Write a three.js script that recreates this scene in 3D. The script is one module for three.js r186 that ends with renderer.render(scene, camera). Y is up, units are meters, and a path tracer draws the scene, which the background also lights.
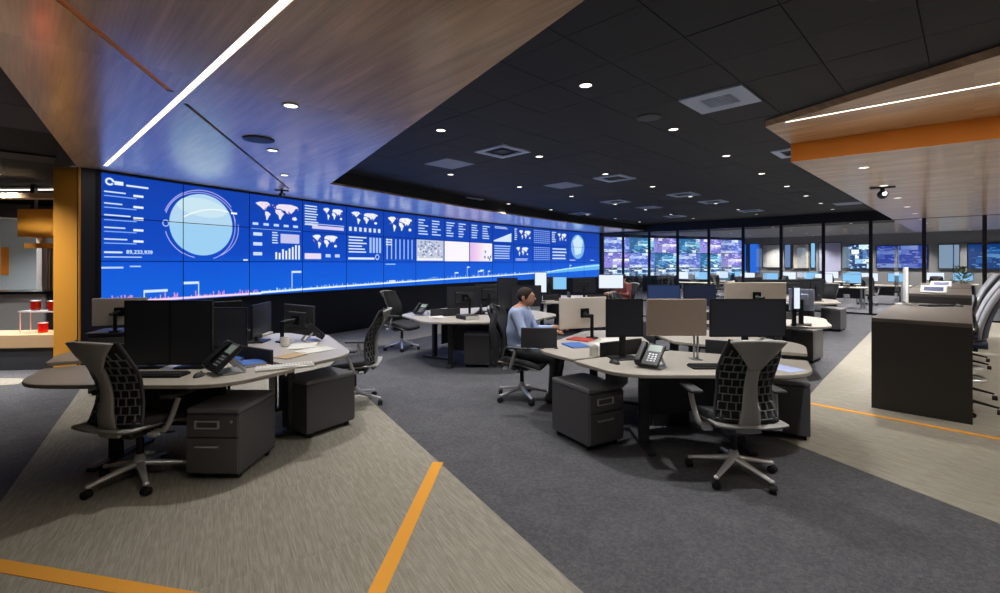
import * as THREE from 'three';
import { mergeGeometries, mergeVertices } from 'three/addons/utils/BufferGeometryUtils.js';
import { RoundedBoxGeometry } from 'three/addons/geometries/RoundedBoxGeometry.js';
import { MarchingCubes } from 'three/addons/objects/MarchingCubes.js';
import { RectAreaLightUniformsLib } from 'three/addons/lights/RectAreaLightUniformsLib.js';

// ---------------------------------------------------------------- camera, light, exposure
RectAreaLightUniformsLib.init();
const scene = new THREE.Scene();
scene.background = new THREE.Color(0x000000);
const FOCAL = 470;                                     // pixels in a 1000 x 593 frame
const camera = new THREE.PerspectiveCamera(2 * Math.atan(296.5 / FOCAL) * 180 / Math.PI, 1000 / 593, 0.05, 120);
camera.position.set(0, 1.6, 0);
camera.lookAt(0, 1.6, -10);
camera.setViewOffset(1000, 593, 0, 33.5, 1000, 593);   // shift lens: level camera, horizon above the middle
const renderer = new THREE.WebGLRenderer({ antialias: true });
renderer.toneMapping = THREE.LinearToneMapping;
renderer.toneMappingExposure = 1.0;
renderer.shadowMap.enabled = true;
const LIGHT = { down: 17, downColor: 0xfdfaf8, wood: 9, soffit: 38, slotL: 17, slotR: 42, screen: 0.42, far: 60, lobby: 40 };

// ---------------------------------------------------------------- helpers
// plan coordinates: X to the right, Z away from the camera (world z = -Z)
let seed = 7;
const rnd = () => { seed = (seed + 0x6d2b79f5) | 0; let t = Math.imul(seed ^ (seed >>> 15), 1 | seed); t = (t + Math.imul(t ^ (t >>> 7), 61 | t)) ^ t; return ((t ^ (t >>> 14)) >>> 0) / 4294967296; };
const rr = (a, b) => a + (b - a) * rnd();
const S2 = Math.SQRT1_2;
const UV = (u, v) => [(u - v) * S2, (u + v) * S2];      // the room's own axes, turned 45 degrees
const V = (x, y, z) => new THREE.Vector3(x, y, z);
const used = {};
function numbered(n) { const k = used[n] = (used[n] ?? -1) + 1; return k ? n + '_' + String(k).padStart(3, '0') : n; }
function clean(g) {
  g = g.index ? g.toNonIndexed() : g;
  for (const k of Object.keys(g.attributes)) if (!['position', 'normal', 'uv', 'color'].includes(k)) g.deleteAttribute(k);
  if (!g.attributes.uv) g.setAttribute('uv', new THREE.BufferAttribute(new Float32Array(g.attributes.position.count * 2), 2));
  return g;
}
function obj(name, geos, mat, parent = scene) {
  const list = (Array.isArray(geos) ? geos : [geos]);
  const g = list.length > 1 ? mergeGeometries(list.map(clean)) : list[0];
  const m = new THREE.Mesh(g, mat);
  m.name = parent === scene ? numbered(name) : name;
  m.castShadow = m.receiveShadow = true;
  parent.add(m);
  return m;
}
function tag(o, label, category, group, kind) {
  o.userData.label = label;
  if (category) o.userData.category = category;
  if (group) o.userData.group = group;
  if (kind) o.userData.kind = kind;
  return o;
}
function thing(name, label, category, X = 0, y = 0, Z = 0, turn = 0, group) {
  const o = new THREE.Group();
  o.name = numbered(name);
  o.position.set(X, y, -Z); o.rotation.y = turn;
  scene.add(o);
  return tag(o, label, category, group);
}
const struct = (o, label) => tag(o, label, null, null, 'structure');
function dup(src, X, y, Z, turn, label, group) {
  const c = src.clone();
  c.name = numbered(src.name.replace(/_\d{3}$/, ''));
  c.userData = { ...src.userData };
  c.position.set(X, y, -Z); c.rotation.set(0, turn, 0);
  if (label) c.userData.label = label;
  if (group) c.userData.group = group;
  scene.add(c);
  return c;
}
const face = (hx, hz) => Math.atan2(-hx, hz);          // turn so that local -z points along plan (hx, hz)
const faceBack = (fx, fz) => Math.atan2(fx, -fz);      // turn so that local +z points along plan (fx, fz)

const bx = (w, h, d, x = 0, y = 0, z = 0, ry = 0) => { const g = new THREE.BoxGeometry(w, h, d); if (ry) g.rotateY(ry); return g.translate(x, y, z); };
const rb = (w, h, d, x = 0, y = 0, z = 0, r = 0.01, seg = 2) => new RoundedBoxGeometry(w, h, d, seg, Math.min(r, w / 2.01, h / 2.01, d / 2.01)).translate(x, y, z);
const cy = (r1, r2, h, x = 0, y = 0, z = 0, n = 20) => new THREE.CylinderGeometry(r1, r2, h, n).translate(x, y, z);
function limb(a, b, r0, r1, n = 10, flat = 1) {
  const d = V(b[0] - a[0], b[1] - a[1], b[2] - a[2]), L = d.length();
  const g = new THREE.CylinderGeometry(r1, r0, L, n).scale(1, 1, flat);
  const m = new THREE.Matrix4(), up = d.clone().normalize();
  let zx = V(0, 1, 0); if (Math.abs(up.y) > 0.95) zx = V(0, 0, 1);
  const x = new THREE.Vector3().crossVectors(up, zx).normalize(), z = new THREE.Vector3().crossVectors(x, up);
  m.makeBasis(x, up, z); m.setPosition((a[0] + b[0]) / 2, (a[1] + b[1]) / 2, (a[2] + b[2]) / 2);
  return g.applyMatrix4(m);
}
const tube = (pts, r, n = 24, k = 8) => new THREE.TubeGeometry(new THREE.CatmullRomCurve3(pts.map((p) => V(...p))), n, r, k);
// closed slab that follows a surface f(s, t) -> [x, y, z], s and t in 0..1
function sheet(f, ns, nt, th) {
  const pos = [], uv = [], idx = [], N = (ns + 1) * (nt + 1), e = 1e-3;
  for (const side of [0.5, -0.5]) for (let i = 0; i <= ns; i++) for (let j = 0; j <= nt; j++) {
    const s = i / ns, t = j / nt, p = V(...f(s, t));
    const a = V(...f(Math.min(1, s + e), t)).sub(V(...f(Math.max(0, s - e), t))), b = V(...f(s, Math.min(1, t + e))).sub(V(...f(s, Math.max(0, t - e))));
    const n = a.cross(b).normalize();
    p.addScaledVector(n, th * side); pos.push(p.x, p.y, p.z); uv.push(s, t);
  }
  const at = (q, i, j) => q * N + i * (nt + 1) + j;
  const quad = (a, b, c, d) => idx.push(a, b, c, a, c, d);
  for (let i = 0; i < ns; i++) for (let j = 0; j < nt; j++) {
    quad(at(0, i, j), at(0, i + 1, j), at(0, i + 1, j + 1), at(0, i, j + 1));
    quad(at(1, i, j), at(1, i, j + 1), at(1, i + 1, j + 1), at(1, i + 1, j));
  }
  for (let i = 0; i < ns; i++) { quad(at(0, i, 0), at(1, i, 0), at(1, i + 1, 0), at(0, i + 1, 0)); quad(at(0, i, nt), at(0, i + 1, nt), at(1, i + 1, nt), at(1, i, nt)); }
  for (let j = 0; j < nt; j++) { quad(at(0, 0, j), at(0, 0, j + 1), at(1, 0, j + 1), at(1, 0, j)); quad(at(0, ns, j), at(1, ns, j), at(1, ns, j + 1), at(0, ns, j + 1)); }
  const g = new THREE.BufferGeometry();
  g.setAttribute('position', new THREE.Float32BufferAttribute(pos, 3)); g.setAttribute('uv', new THREE.Float32BufferAttribute(uv, 2)); g.setIndex(idx);
  g.computeVertexNormals();
  return g;
}
function shapeOf(pts) { const s = new THREE.Shape(); pts.forEach(([x, y], i) => (i ? s.lineTo(x, y) : s.moveTo(x, y))); s.closePath(); return s; }
// flat slab over a plan polygon [[X, Z], ...] from y0 to y1
function slab(pts, y0, y1, holes = [], bevel = 0) {
  const s = shapeOf(pts); for (const h of holes) s.holes.push(shapeOf(h));
  const g = new THREE.ExtrudeGeometry(s, { depth: y1 - y0 - 2 * bevel, bevelEnabled: bevel > 0, bevelSize: bevel, bevelThickness: bevel, bevelSegments: 2, bevelOffset: -bevel, curveSegments: 8 });
  return g.rotateX(-Math.PI / 2).translate(0, y0 + bevel, 0);
}
const rect = (u0, u1, v0, v1) => [UV(u0, v0), UV(u1, v0), UV(u1, v1), UV(u0, v1)];
function strip(a, b, w) { const dx = b[0] - a[0], dz = b[1] - a[1], L = Math.hypot(dx, dz), nx = -dz / L * w / 2, nz = dx / L * w / 2; return [[a[0] + nx, a[1] + nz], [a[0] - nx, a[1] - nz], [b[0] - nx, b[1] - nz], [b[0] + nx, b[1] + nz]]; }
function rounded(pts, r) {       // polygon with rounded corners
  const out = [], n = pts.length;
  for (let i = 0; i < n; i++) {
    const p = pts[i], a = pts[(i + n - 1) % n], b = pts[(i + 1) % n];
    const da = Math.hypot(a[0] - p[0], a[1] - p[1]), db = Math.hypot(b[0] - p[0], b[1] - p[1]), q = Math.min(p[2] ?? r, da * 0.45, db * 0.45);
    if (q < 1e-4) { out.push([p[0], p[1]]); continue; }
    const s = [p[0] + (a[0] - p[0]) * q / da, p[1] + (a[1] - p[1]) * q / da], e = [p[0] + (b[0] - p[0]) * q / db, p[1] + (b[1] - p[1]) * q / db];
    for (let k = 0; k <= 6; k++) { const t = k / 6; out.push([(1 - t) ** 2 * s[0] + 2 * t * (1 - t) * p[0] + t * t * e[0], (1 - t) ** 2 * s[1] + 2 * t * (1 - t) * p[1] + t * t * e[1]]); }
  }
  return out;
}
const wallAlong = (a, b, y0, y1, th) => slab(strip(a, b, th), y0, y1);

// ---------------------------------------------------------------- textures and materials
function dataTex(w, h, f, srgb = true) {
  const d = new Uint8Array(w * h * 4);
  for (let y = 0; y < h; y++) for (let x = 0; x < w; x++) { const c = f(x, y), o = (y * w + x) * 4; for (let k = 0; k < 3; k++) d[o + k] = Math.max(0, Math.min(255, c[k])); d[o + 3] = 255; }
  const t = new THREE.DataTexture(d, w, h); t.wrapS = t.wrapT = THREE.RepeatWrapping; t.magFilter = THREE.LinearFilter;
  if (srgb) t.colorSpace = THREE.SRGBColorSpace; t.needsUpdate = true; return t;
}
function noiseGrid(n) { const a = new Float32Array(n * n); for (let i = 0; i < n * n; i++) a[i] = rnd(); return (x, y) => { const xi = Math.floor(x), yi = Math.floor(y), fx = x - xi, fy = y - yi, w = (i, j) => a[(((yi + j) % n) + n) % n * n + (((xi + i) % n) + n) % n], sx = fx * fx * (3 - 2 * fx), sy = fy * fy * (3 - 2 * fy); return (w(0, 0) * (1 - sx) + w(1, 0) * sx) * (1 - sy) + (w(0, 1) * (1 - sx) + w(1, 1) * sx) * sy; }; }
const nA = noiseGrid(64), nB = noiseGrid(64), nC = noiseGrid(64);
const woodTex = dataTex(1024, 512, (x, y) => {           // veneer, grain along x; tile is 4 m by 2 m
  const fine = nA(x / 64, y / 2) - 0.5, mid = nB(x / 128, y / 8) - 0.5, broad = nC(x / 128 + 3, y / 32) - 0.5, speck = rnd() - 0.5;
  const k = fine * 20 + mid * 26 + broad * 30 + speck * 8;
  return [210 + k, 182 + k * 0.95, 148 + k * 0.88];
});
woodTex.repeat.set(1 / 4, 1 / 2);
const darkCarpetTex = dataTex(512, 512, (x, y) => { const n = (rnd() - 0.5) * 46 + (nA(x / 8, y / 8) - 0.5) * 18 + (nB(x / 64, y / 64) - 0.5) * 8; return [82 + n, 82 + n, 86 + n]; });
const lightCarpetTex = dataTex(512, 512, (x, y) => {     // loop rows run along y
  const n = (nA(x / 3, y / 40) - 0.5) * 26 + (nB(x / 6, y / 80) - 0.5) * 16 + (rnd() - 0.5) * 28; return [150 + n, 145 + n, 132 + n * 0.97];
});
const bumpTex = dataTex(256, 256, () => { const n = rnd() * 255; return [n, n, n]; }, false);
bumpTex.repeat.set(3, 3);
darkCarpetTex.repeat.set(0.9, 0.9); lightCarpetTex.repeat.set(1.7, 1.1); lightCarpetTex.rotation = 0.53;
const tileTex = dataTex(128, 128, () => { const n = (rnd() - 0.5) * 12; return [26 + n * 0.8, 27 + n * 0.8, 33 + n * 0.8]; });
tileTex.repeat.set(2, 2);
const std = (color, roughness = 0.6, metalness = 0, more = {}) => new THREE.MeshStandardMaterial({ color, roughness, metalness, ...more });
const woodAt = (turn, more = {}) => { const t = woodTex.clone(); t.rotation = turn; t.needsUpdate = true; return new THREE.MeshPhysicalMaterial({ map: t, color: 0xffffff, roughness: 0.36, clearcoat: 0.75, clearcoatRoughness: 0.19, ...more }); };
const M = {
  wood: woodAt(-0.79, { color: 0xf6e8d4 }),
  darkCarpet: std(0xffffff, 0.95, 0, { map: darkCarpetTex, bumpMap: bumpTex, bumpScale: 0.003 }),
  lightCarpet: std(0xffffff, 0.95, 0, { map: lightCarpetTex, bumpMap: bumpTex, bumpScale: 0.003 }),
  stripe: std(0xe8a238, 0.9, 0, { bumpMap: bumpTex, bumpScale: 0.002 }),
  tile: std(0xffffff, 0.7, 0, { map: tileTex }), plenum: std(0x0c0c0e, 0.9),
  orange: std(0xff9a2c, 0.5), orangeWall: std(0xe09a30, 0.6), navy: std(0x1b2030, 0.55), black: std(0x0b0b0d, 0.5), blackGloss: std(0x08080a, 0.18),
  darkWall: std(0x2a2b30, 0.8), greyWall: std(0x8b8a88, 0.85), whiteWall: std(0xd4d2cc, 0.8), lilac: std(0xb4b3cc, 0.7), blackMetal: std(0x121316, 0.38, 0.6),
  chrome: std(0xf2f2f4, 0.25, 0.5), alu: std(0xb7b9bd, 0.32, 0.9), steel: std(0xd0d2d6, 0.3, 0.5),
  mesh: std(0x17181b, 0.75), chairGrey: std(0xa3a3a0, 0.5), chairDark: std(0x3f4044, 0.55), rib: std(0x77787a, 0.5), rubber: std(0x101012, 0.7),
  padFabric: std(0x3a3b40, 0.95, 0, { bumpMap: bumpTex, bumpScale: 0.002 }),
  pedestal: std(0x57575a, 0.42, 0.1), pedestalFront: std(0x5c5b5c, 0.4, 0.1), cushion: std(0x838488, 0.9, 0, { bumpMap: bumpTex, bumpScale: 0.002 }),
  worktop: std(0xaca69c, 0.38), edge: std(0xcfc6b4, 0.45), deskDark: std(0x303136, 0.55), divider: std(0x2c2d32, 0.7),
  screenOff: std(0x32343b, 0.34), housing: std(0x17181b, 0.4), backSilver: std(0xcdc6bb, 0.45, 0.1), backTaupe: std(0x9d8c7e, 0.45, 0.2), backDark: std(0x33353b, 0.45, 0.2),
  phone: std(0x191a1d, 0.4), phoneSilver: std(0xb9bcc2, 0.35, 0.6), key: std(0x26272a, 0.6), whitePlastic: std(0xe9e9e6, 0.4), paper: std(0xd0d0cc, 0.9),
  blueBook: std(0x3c66b0, 0.6), redBook: std(0xa8382f, 0.6), tanBook: std(0xb29a74, 0.7), mug: std(0xdedcd6, 0.3), fixture: std(0xafbdd8, 0.5), fixtureFlat: std(0x8f99b4, 0.6), trimWhite: std(0xd8d8d8, 0.5),
  counter: std(0x2e2b29, 0.5), counterTop: std(0x59534d, 0.42), stoolLight: std(0xb9bcc4, 0.55), stoolBlue: std(0x3c4660, 0.7),
  glass: new THREE.MeshPhysicalMaterial({ color: 0xffffff, transmission: 1, thickness: 0, roughness: 0, ior: 1.45 }),
  tan: std(0xb39672, 0.6), redGlass: new THREE.MeshPhysicalMaterial({ color: 0x9a1810, roughness: 0.2, transmission: 0.4, thickness: 0, emissive: 0xff2a10, emissiveIntensity: 0.06 }),
};
const glow = (color, k) => new THREE.MeshStandardMaterial({ color: 0x000000, roughness: 0.4, emissive: color, emissiveIntensity: k });
M.lens = glow(0xfff4e6, 3.2); M.slot = glow(0xfff3e2, 2.6); M.blueGlow = glow(0x2f7cff, 0.7);
M.plasmaWhite = glow(0xdfeaff, 1.1); M.plasmaCyan = glow(0x8fd0ff, 0.9); M.flame = glow(0xff6a30, 2.2);

// ---------------------------------------------------------------- the setting
const CEIL = 3.2, WOOD = 2.95, SOFFIT1 = 3.13, SOFFIT2 = 2.9, GLASS_U = 18.3;
// the curved video wall: 15 columns along an arc
const COLS = 15, PANEL_W = 1.186, PANEL_H = 0.647, SCREEN_Y0 = 0.98;
const arc = [[-5.83, 6.80]], head = [];
for (let i = 0; i < COLS; i++) { const a = (25.3 + 20.6 * (i + 0.5) / COLS) * Math.PI / 180; head.push(a); const [x, z] = arc[i]; arc.push([x + PANEL_W * Math.sin(a), z + PANEL_W * Math.cos(a)]); }
function offset(d) {              // the arc moved d metres into the room
  return arc.map(([x, z], i) => { const a = i === 0 ? head[0] : i === COLS ? head[COLS - 1] : (head[i - 1] + head[i]) / 2; return [x + d * Math.cos(a), z - d * Math.sin(a)]; });
}
const END = arc[COLS];

// floor: dark carpet with light carpet zones and orange stripes let into it
const floor = struct(obj('floor', slab([...rect(-9, 38, -12, 22)], -0.2, 0), M.darkCarpet), 'charcoal loop pile carpet floor of the operations room');
const K = [-2.9, 8.02];
const band = offset(2.1);
const bandIn = band.filter(([x, z]) => z > K[1] + 0.35);
const zoneL = [[3.6, -5.4], [1.55, -3.85], [-3.33, 3.13], [-5.29, 5.92], [-5.75, 6.6], ...offset(0.06), ...[...bandIn].reverse(), K, [-1.52, 5.49], [0.402, 2.279], [4.9, -5.4]];
obj('carpet_zone', slab(zoneL, -0.02, 0.004), M.lightCarpet, floor);
const zoneR = [[2.52, 4.33], [3.06, 2.88], [5.6, -3.6], [12, -3.6], UV(GLASS_U, -6), UV(GLASS_U, 0.2), [8.88, 11.2], [4.42, 6.43]];
obj('carpet_zone', slab(zoneR, -0.02, 0.004), M.lightCarpet, floor);
obj('carpet_zone', slab([[-9.2, 5.65], [-6.75, 6.02], [-6.35, 6.2], [-6.55, 6.5], [-9.4, 6.6]], -0.02, 0.004), M.lightCarpet, floor);
for (const [a, b, w] of [[[-4.4, 2.845], [-0.66, 2.063], 0.085], [[-0.497, 3.76], [-0.669, 1.2], 0.085], [[3.5, 5.36], [7.4, 1.15], 0.075]])
  obj('stripe', slab(strip(a, b, w), -0.01, 0.008), M.stripe, floor);

// dark acoustic tile ceiling
const ceiling = struct(obj('ceiling', slab(rect(-9, 38, -12, 22), CEIL + 0.03, CEIL + 0.2), M.plenum), 'dark suspended ceiling of square acoustic tiles');
const P = 0.6, U0 = 4.48, V0 = 1.43;
const vents = [   // [u, v] tile indices, kind
  [4.78, 1.73, 'grille'], [4.78, 4.73, 'frame'], [4.78, 5.93, 'flat'], [4.78, 8.93, 'frame'], [7.78, 1.73, 'frame'], [7.78, 4.73, 'frame'], [7.78, 5.93, 'flat'], [7.78, 8.93, 'frame'],
  [10.78, 4.73, 'frame'], [10.78, 6.53, 'frame'], [12.58, 4.73, 'frame'], [12.58, 6.53, 'flat'], [12.58, 8.93, 'frame'], [15.58, 4.73, 'frame'], [15.58, 7.13, 'frame'], [15.58, 2.33, 'flat'],
];
const isVent = (u, v) => vents.some(([a, b]) => Math.abs(a - u) < 0.1 && Math.abs(b - v) < 0.1);
const edgeX = (z) => K[0] + (K[1] - z) * 0.595, leftX = (z) => -1.03 - 0.744 * z;
function underWood(x, z) {
  if (z < K[1] && x > leftX(z) + 0.6 && x < edgeX(z) - 0.6) return true;
  for (let i = 0; i <= COLS; i++) if (Math.hypot(arc[i][0] - x, arc[i][1] - z) < 1.2) return true;
  return false;
}
const underSoffit = (u, v) => v < 1.2 && u > 6.2 && u < GLASS_U;
const behindScreen = (x, z) => { for (let i = 0; i < COLS; i++) { const a = head[i], dx = x - arc[i][0], dz = z - arc[i][1], t = dx * Math.sin(a) + dz * Math.cos(a), n = dx * Math.cos(a) - dz * Math.sin(a); if (t >= -0.1 && t <= PANEL_W + 0.1) return n < 0.3; } return false; };
const tiles = [];
for (let i = -16; i < 34; i++) for (let j = -16; j < 28; j++) {
  const u = U0 + 0.3 + i * P, v = V0 + 0.3 + j * P, [x, z] = UV(u, v);
  if (isVent(u, v) || underWood(x, z) || underSoffit(u, v) || behindScreen(x, z) || u > 24 || v > 16 || v < -8) continue;
  tiles.push([x, z, z > 0.6 && Math.abs(x) / z < 1.15 && 263 - 1.6 * FOCAL / z > -90 ? Math.hypot(x, z) : 1e3 + Math.hypot(x, z)]);
}
tiles.sort((a, b) => a[2] - b[2]);
const tileGeo = bx(0.594, 0.022, 0.594), restTiles = [];
tileGeo.rotateY(-Math.PI / 4);
tiles.forEach(([x, z], i) => {
  const y = CEIL + 0.011 + (rnd() - 0.5) * 0.003;
  if (i < 290) obj('ceiling_tile', tileGeo, M.tile, ceiling).position.set(x, y, -z);
  else restTiles.push(tileGeo.clone().translate(x, y, -z));
});
obj('ceiling_tile', restTiles, M.tile, ceiling).userData.kind = 'stuff';

// air diffusers and flat panels set into single tiles
const ventNames = { grille: 'slatted square air grille in the dark ceiling beside the near wooden soffit corner', frame: 'square air diffuser with a pale frame and dark throat in the dark ceiling', flat: 'plain pale square panel set flush in the dark ceiling' };
for (const [u, v, kind] of vents) {
  const [x, z] = UV(u, v), t = thing(kind === 'flat' ? 'ceiling_panel' : 'air_diffuser', ventNames[kind], kind === 'flat' ? 'panel' : 'vent', x, CEIL - 0.012, z, -Math.PI / 4, kind === 'frame' ? 'square air diffusers in the dark ceiling' : kind === 'flat' ? 'pale flat panels in the dark ceiling' : undefined);
  if (kind === 'flat') { obj('plate', rb(0.585, 0.016, 0.585, 0, 0.012, 0, 0.004), M.fixtureFlat, t); continue; }
  const w = kind === 'grille' ? 0.14 : 0.09, a = 0.29;
  obj('frame', [bx(2 * a, 0.02, w, 0, 0.006, a - w / 2), bx(2 * a, 0.02, w, 0, 0.006, w / 2 - a), bx(w, 0.02, 2 * a - 2 * w, a - w / 2, 0.006, 0), bx(w, 0.02, 2 * a - 2 * w, w / 2 - a, 0.006, 0)], M.fixture, t);
  obj('throat', bx(2 * (a - w), 0.006, 2 * (a - w), 0, 0.026, 0), M.black, t);
  if (kind === 'grille') for (let k = 0; k < 11; k++) { const s = bx(0.012, 0.024, 2 * (a - w), -0.14 + k * 0.028, 0.008, 0); obj('slat', s, M.fixture, t); }
  else obj('core_plate', [bx(0.2, 0.008, 0.2, 0, 0.008, 0)], M.black, t);
}

// wood veneer ceiling plane: wedge over the entrance strip running on as a band above the video wall
const grooveX = (z) => -1.64 - 0.257 * z;
const slotA = [-5.5, 6.55], slotB = [0.9, 0.54];
const g1 = strip([grooveX(1.5), 1.5], [grooveX(3.7), 3.7], 0.045), g2 = strip([grooveX(3.98), 3.98], [grooveX(8.55), 8.55], 0.035);
const woodPoly = [[3.43, -6], [leftX(6.72), 6.72], ...arc.map(([x, z], i) => { const a = head[Math.min(i, COLS - 1)]; return [x - 0.05 * Math.cos(a), z + 0.05 * Math.sin(a)]; }), UV(GLASS_U, (END[1] - END[0]) * S2), UV(GLASS_U, (END[1] - END[0]) * S2 - 2.1), ...[...bandIn].reverse().filter(([x, z]) => x + z < GLASS_U * Math.SQRT2 - 0.4), K, [5.44, -6]];
const woodCeil = struct(obj('ceiling_wood', slab(woodPoly, WOOD, WOOD + 0.25, [g1, g2, strip(slotA, slotB, 0.048)]), M.wood), 'lowered brown wood veneer ceiling plane above the light carpet');
obj('inlay', slab(strip([grooveX(1.5), 1.5], [grooveX(3.7), 3.7], 0.044), WOOD + 0.006, WOOD + 0.03), M.orange, woodCeil).userData.label = 'orange reveal strip';
obj('inlay', slab(strip([grooveX(3.98), 3.98], [grooveX(8.55), 8.55], 0.034), WOOD + 0.03, WOOD + 0.05), M.black, woodCeil).userData.label = 'black reveal strip';

const edgePts = [K, ...bandIn.filter(([x, z]) => x + z < GLASS_U * Math.SQRT2 - 0.4), UV(GLASS_U - 0.05, (END[1] - END[0]) * S2 - 2.1)];
const edgeOut = edgePts.map(([x, z]) => [x + 0.008, z - 0.01]);
struct(obj('trim_1', slab([...edgePts, ...[...edgeOut].reverse()], WOOD + 0.035, CEIL), M.tile), 'black upstand edge between the wood band and the tile ceiling');

function linearLight(label, a, b, w, y, k) {
  const dx = b[0] - a[0], dz = b[1] - a[1], L = Math.hypot(dx, dz);
  const t = thing('linear_light', label, 'light', (a[0] + b[0]) / 2, y, (a[1] + b[1]) / 2, Math.atan2(dz, dx));
  obj('light_diffuser', bx(L - 0.02, 0.012, w - 0.006, 0, 0.008, 0), M.slot, t);
  obj('housing', [bx(L - 0.02, 0.04, w - 0.004, 0, 0.045, 0)], M.trimWhite, t);
  const n = Math.ceil(L / 2.2);
  for (let i = 0; i < n; i++) { const l = new THREE.RectAreaLight(0xfff3e2, k, L / n, w); l.position.set(-L / 2 + L * (i + 0.5) / n, -0.004, 0); l.rotation.x = -Math.PI / 2; t.add(l); }
}
linearLight('long glowing light slot crossing the brown wood ceiling to the video wall', slotA, slotB, 0.048, WOOD, LIGHT.slotL);

// two stepped wooden soffits with an orange edge over the counter side
const A1 = UV(5.85, 1.63), A2 = UV(6.92, 1.63);
const sR = [3.1, 5.12], sE = [6.6, 1.72];
const soffit1 = struct(obj('ceiling_soffit', slab([A1, [3.68, 3.457], [6.53, -4], UV(6.5, -9), UV(8.2, -9), UV(7.6, 1.63)], SOFFIT1, CEIL - 0.002, [strip(sR, sE, 0.05)]), M.wood), 'upper wooden soffit with a light slot over the counter');
linearLight('thin light slot in the upper wooden soffit above the counter', sR, sE, 0.05, SOFFIT1, LIGHT.slotR);
const soff2 = [A2, [5.2, 4.89], UV(7.3, -3), UV(7.3, -9), UV(26, -9), UV(26, 1.63)];
const soffit2 = struct(obj('ceiling_soffit', slab(soff2, SOFFIT2, SOFFIT1 - 0.002), M.wood), 'lower wooden soffit running over the counter to the glass wall');
obj('fascia', [slab(strip([A2[0], A2[1] - 0.012], [5.2 + 0.0, 4.89 - 0.012], 0.02), SOFFIT2 - 0.002, SOFFIT1), slab(strip([5.2, 4.878], UV(7.3, -3), 0.02), SOFFIT2 - 0.002, SOFFIT1)], M.orange, soffit2).userData.label = 'orange painted soffit edge';

// video wall backing, plinth wall and left return
const backO = offset(-0.32), front0 = offset(-0.02);
struct(obj('wall_video', slab([...front0, ...[...backO].reverse()], 0, CEIL), M.navy), 'dark blue curved wall that carries the video wall');
struct(obj('wall_left', [slab([[-5.94, 6.6], [-5.80, 6.78], [-6.05, 7.1], [-6.25, 7.0]], 0, WOOD), slab([[-6.15, 7.0], [-5.85, 7.0], [-4.9, 10.2], [-1, 17], [3, 22.5], [2.2, 23], [-2, 17.4], [-6.2, 9]].map((p) => p), 0, CEIL)], M.navy), 'dark return wall beside the orange column');
tag(obj('column', rb(0.37, WOOD, 0.5, -6.1, WOOD / 2, -6.86, 0.006), M.orangeWall), 'orange square column where the video wall meets the lobby', 'column', null, 'structure');
// room shell out of view
for (const [n, a, b] of [['wall_back', UV(-8.9, -11.9), UV(-8.9, 21.9)], ['wall_right', UV(-8.9, -11.9), UV(37.9, -11.9)], ['wall_far', UV(33, -11.9), UV(33, 21.9)], ['wall_lobby', UV(-8.9, 18.4), UV(37.9, 18.4)]])
  struct(obj(n, wallAlong(a, b, 0, CEIL, 0.2), n === 'wall_far' || n === 'wall_lobby' ? M.greyWall : n === 'wall_right' ? M.whiteWall : M.darkWall), { wall_back: 'dark wall behind the operations room', wall_right: 'pale wall past the counter', wall_far: 'grey end wall of the room beyond the glass', wall_lobby: 'grey wall at the back of the lobby' }[n]);

// glass wall
const glassWall = new THREE.Group(); glassWall.name = 'window_1'; scene.add(glassWall); struct(glassWall, 'floor to ceiling glass wall with black mullions');
const GV0 = -9.1, GV1 = (END[1] - END[0]) * S2 + 0.15, step = 1.22;
obj('header', slab(rect(GLASS_U - 0.04, GLASS_U + 0.04, GV0, GV1), 2.89, CEIL), M.black, glassWall);
obj('track', slab(rect(GLASS_U - 0.03, GLASS_U + 0.03, GV0, GV1), 0, 0.05), M.blackMetal, glassWall);
const vM = 2.16;  // one known mullion
const paneGeo = bx(step - 0.05, 2.84, 0.012), mullGeo = bx(0.07, 2.84, 0.09);
for (let k = -9; k <= 9; k++) {
  const v = vM + k * step; if (v > GV1 + 0.1) continue;
  const [x, z] = UV(GLASS_U, v), m = obj('mullion', mullGeo, M.black, glassWall); m.position.set(x, 1.47, -z); m.rotation.y = Math.PI / 4;
  if (v + step / 2 < GV1) { const [px, pz] = UV(GLASS_U, v + step / 2), p = obj('pane', paneGeo, M.glass, glassWall); p.position.set(px, 1.47, -pz); p.rotation.y = Math.PI / 4; }
}
struct(obj('wall_pier', slab(rect(GLASS_U - 0.15, GLASS_U + 0.3, GV1 - 0.12, GV1 + 0.6), 0, CEIL), M.black), 'black pier between the video wall and the glass wall');

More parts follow.
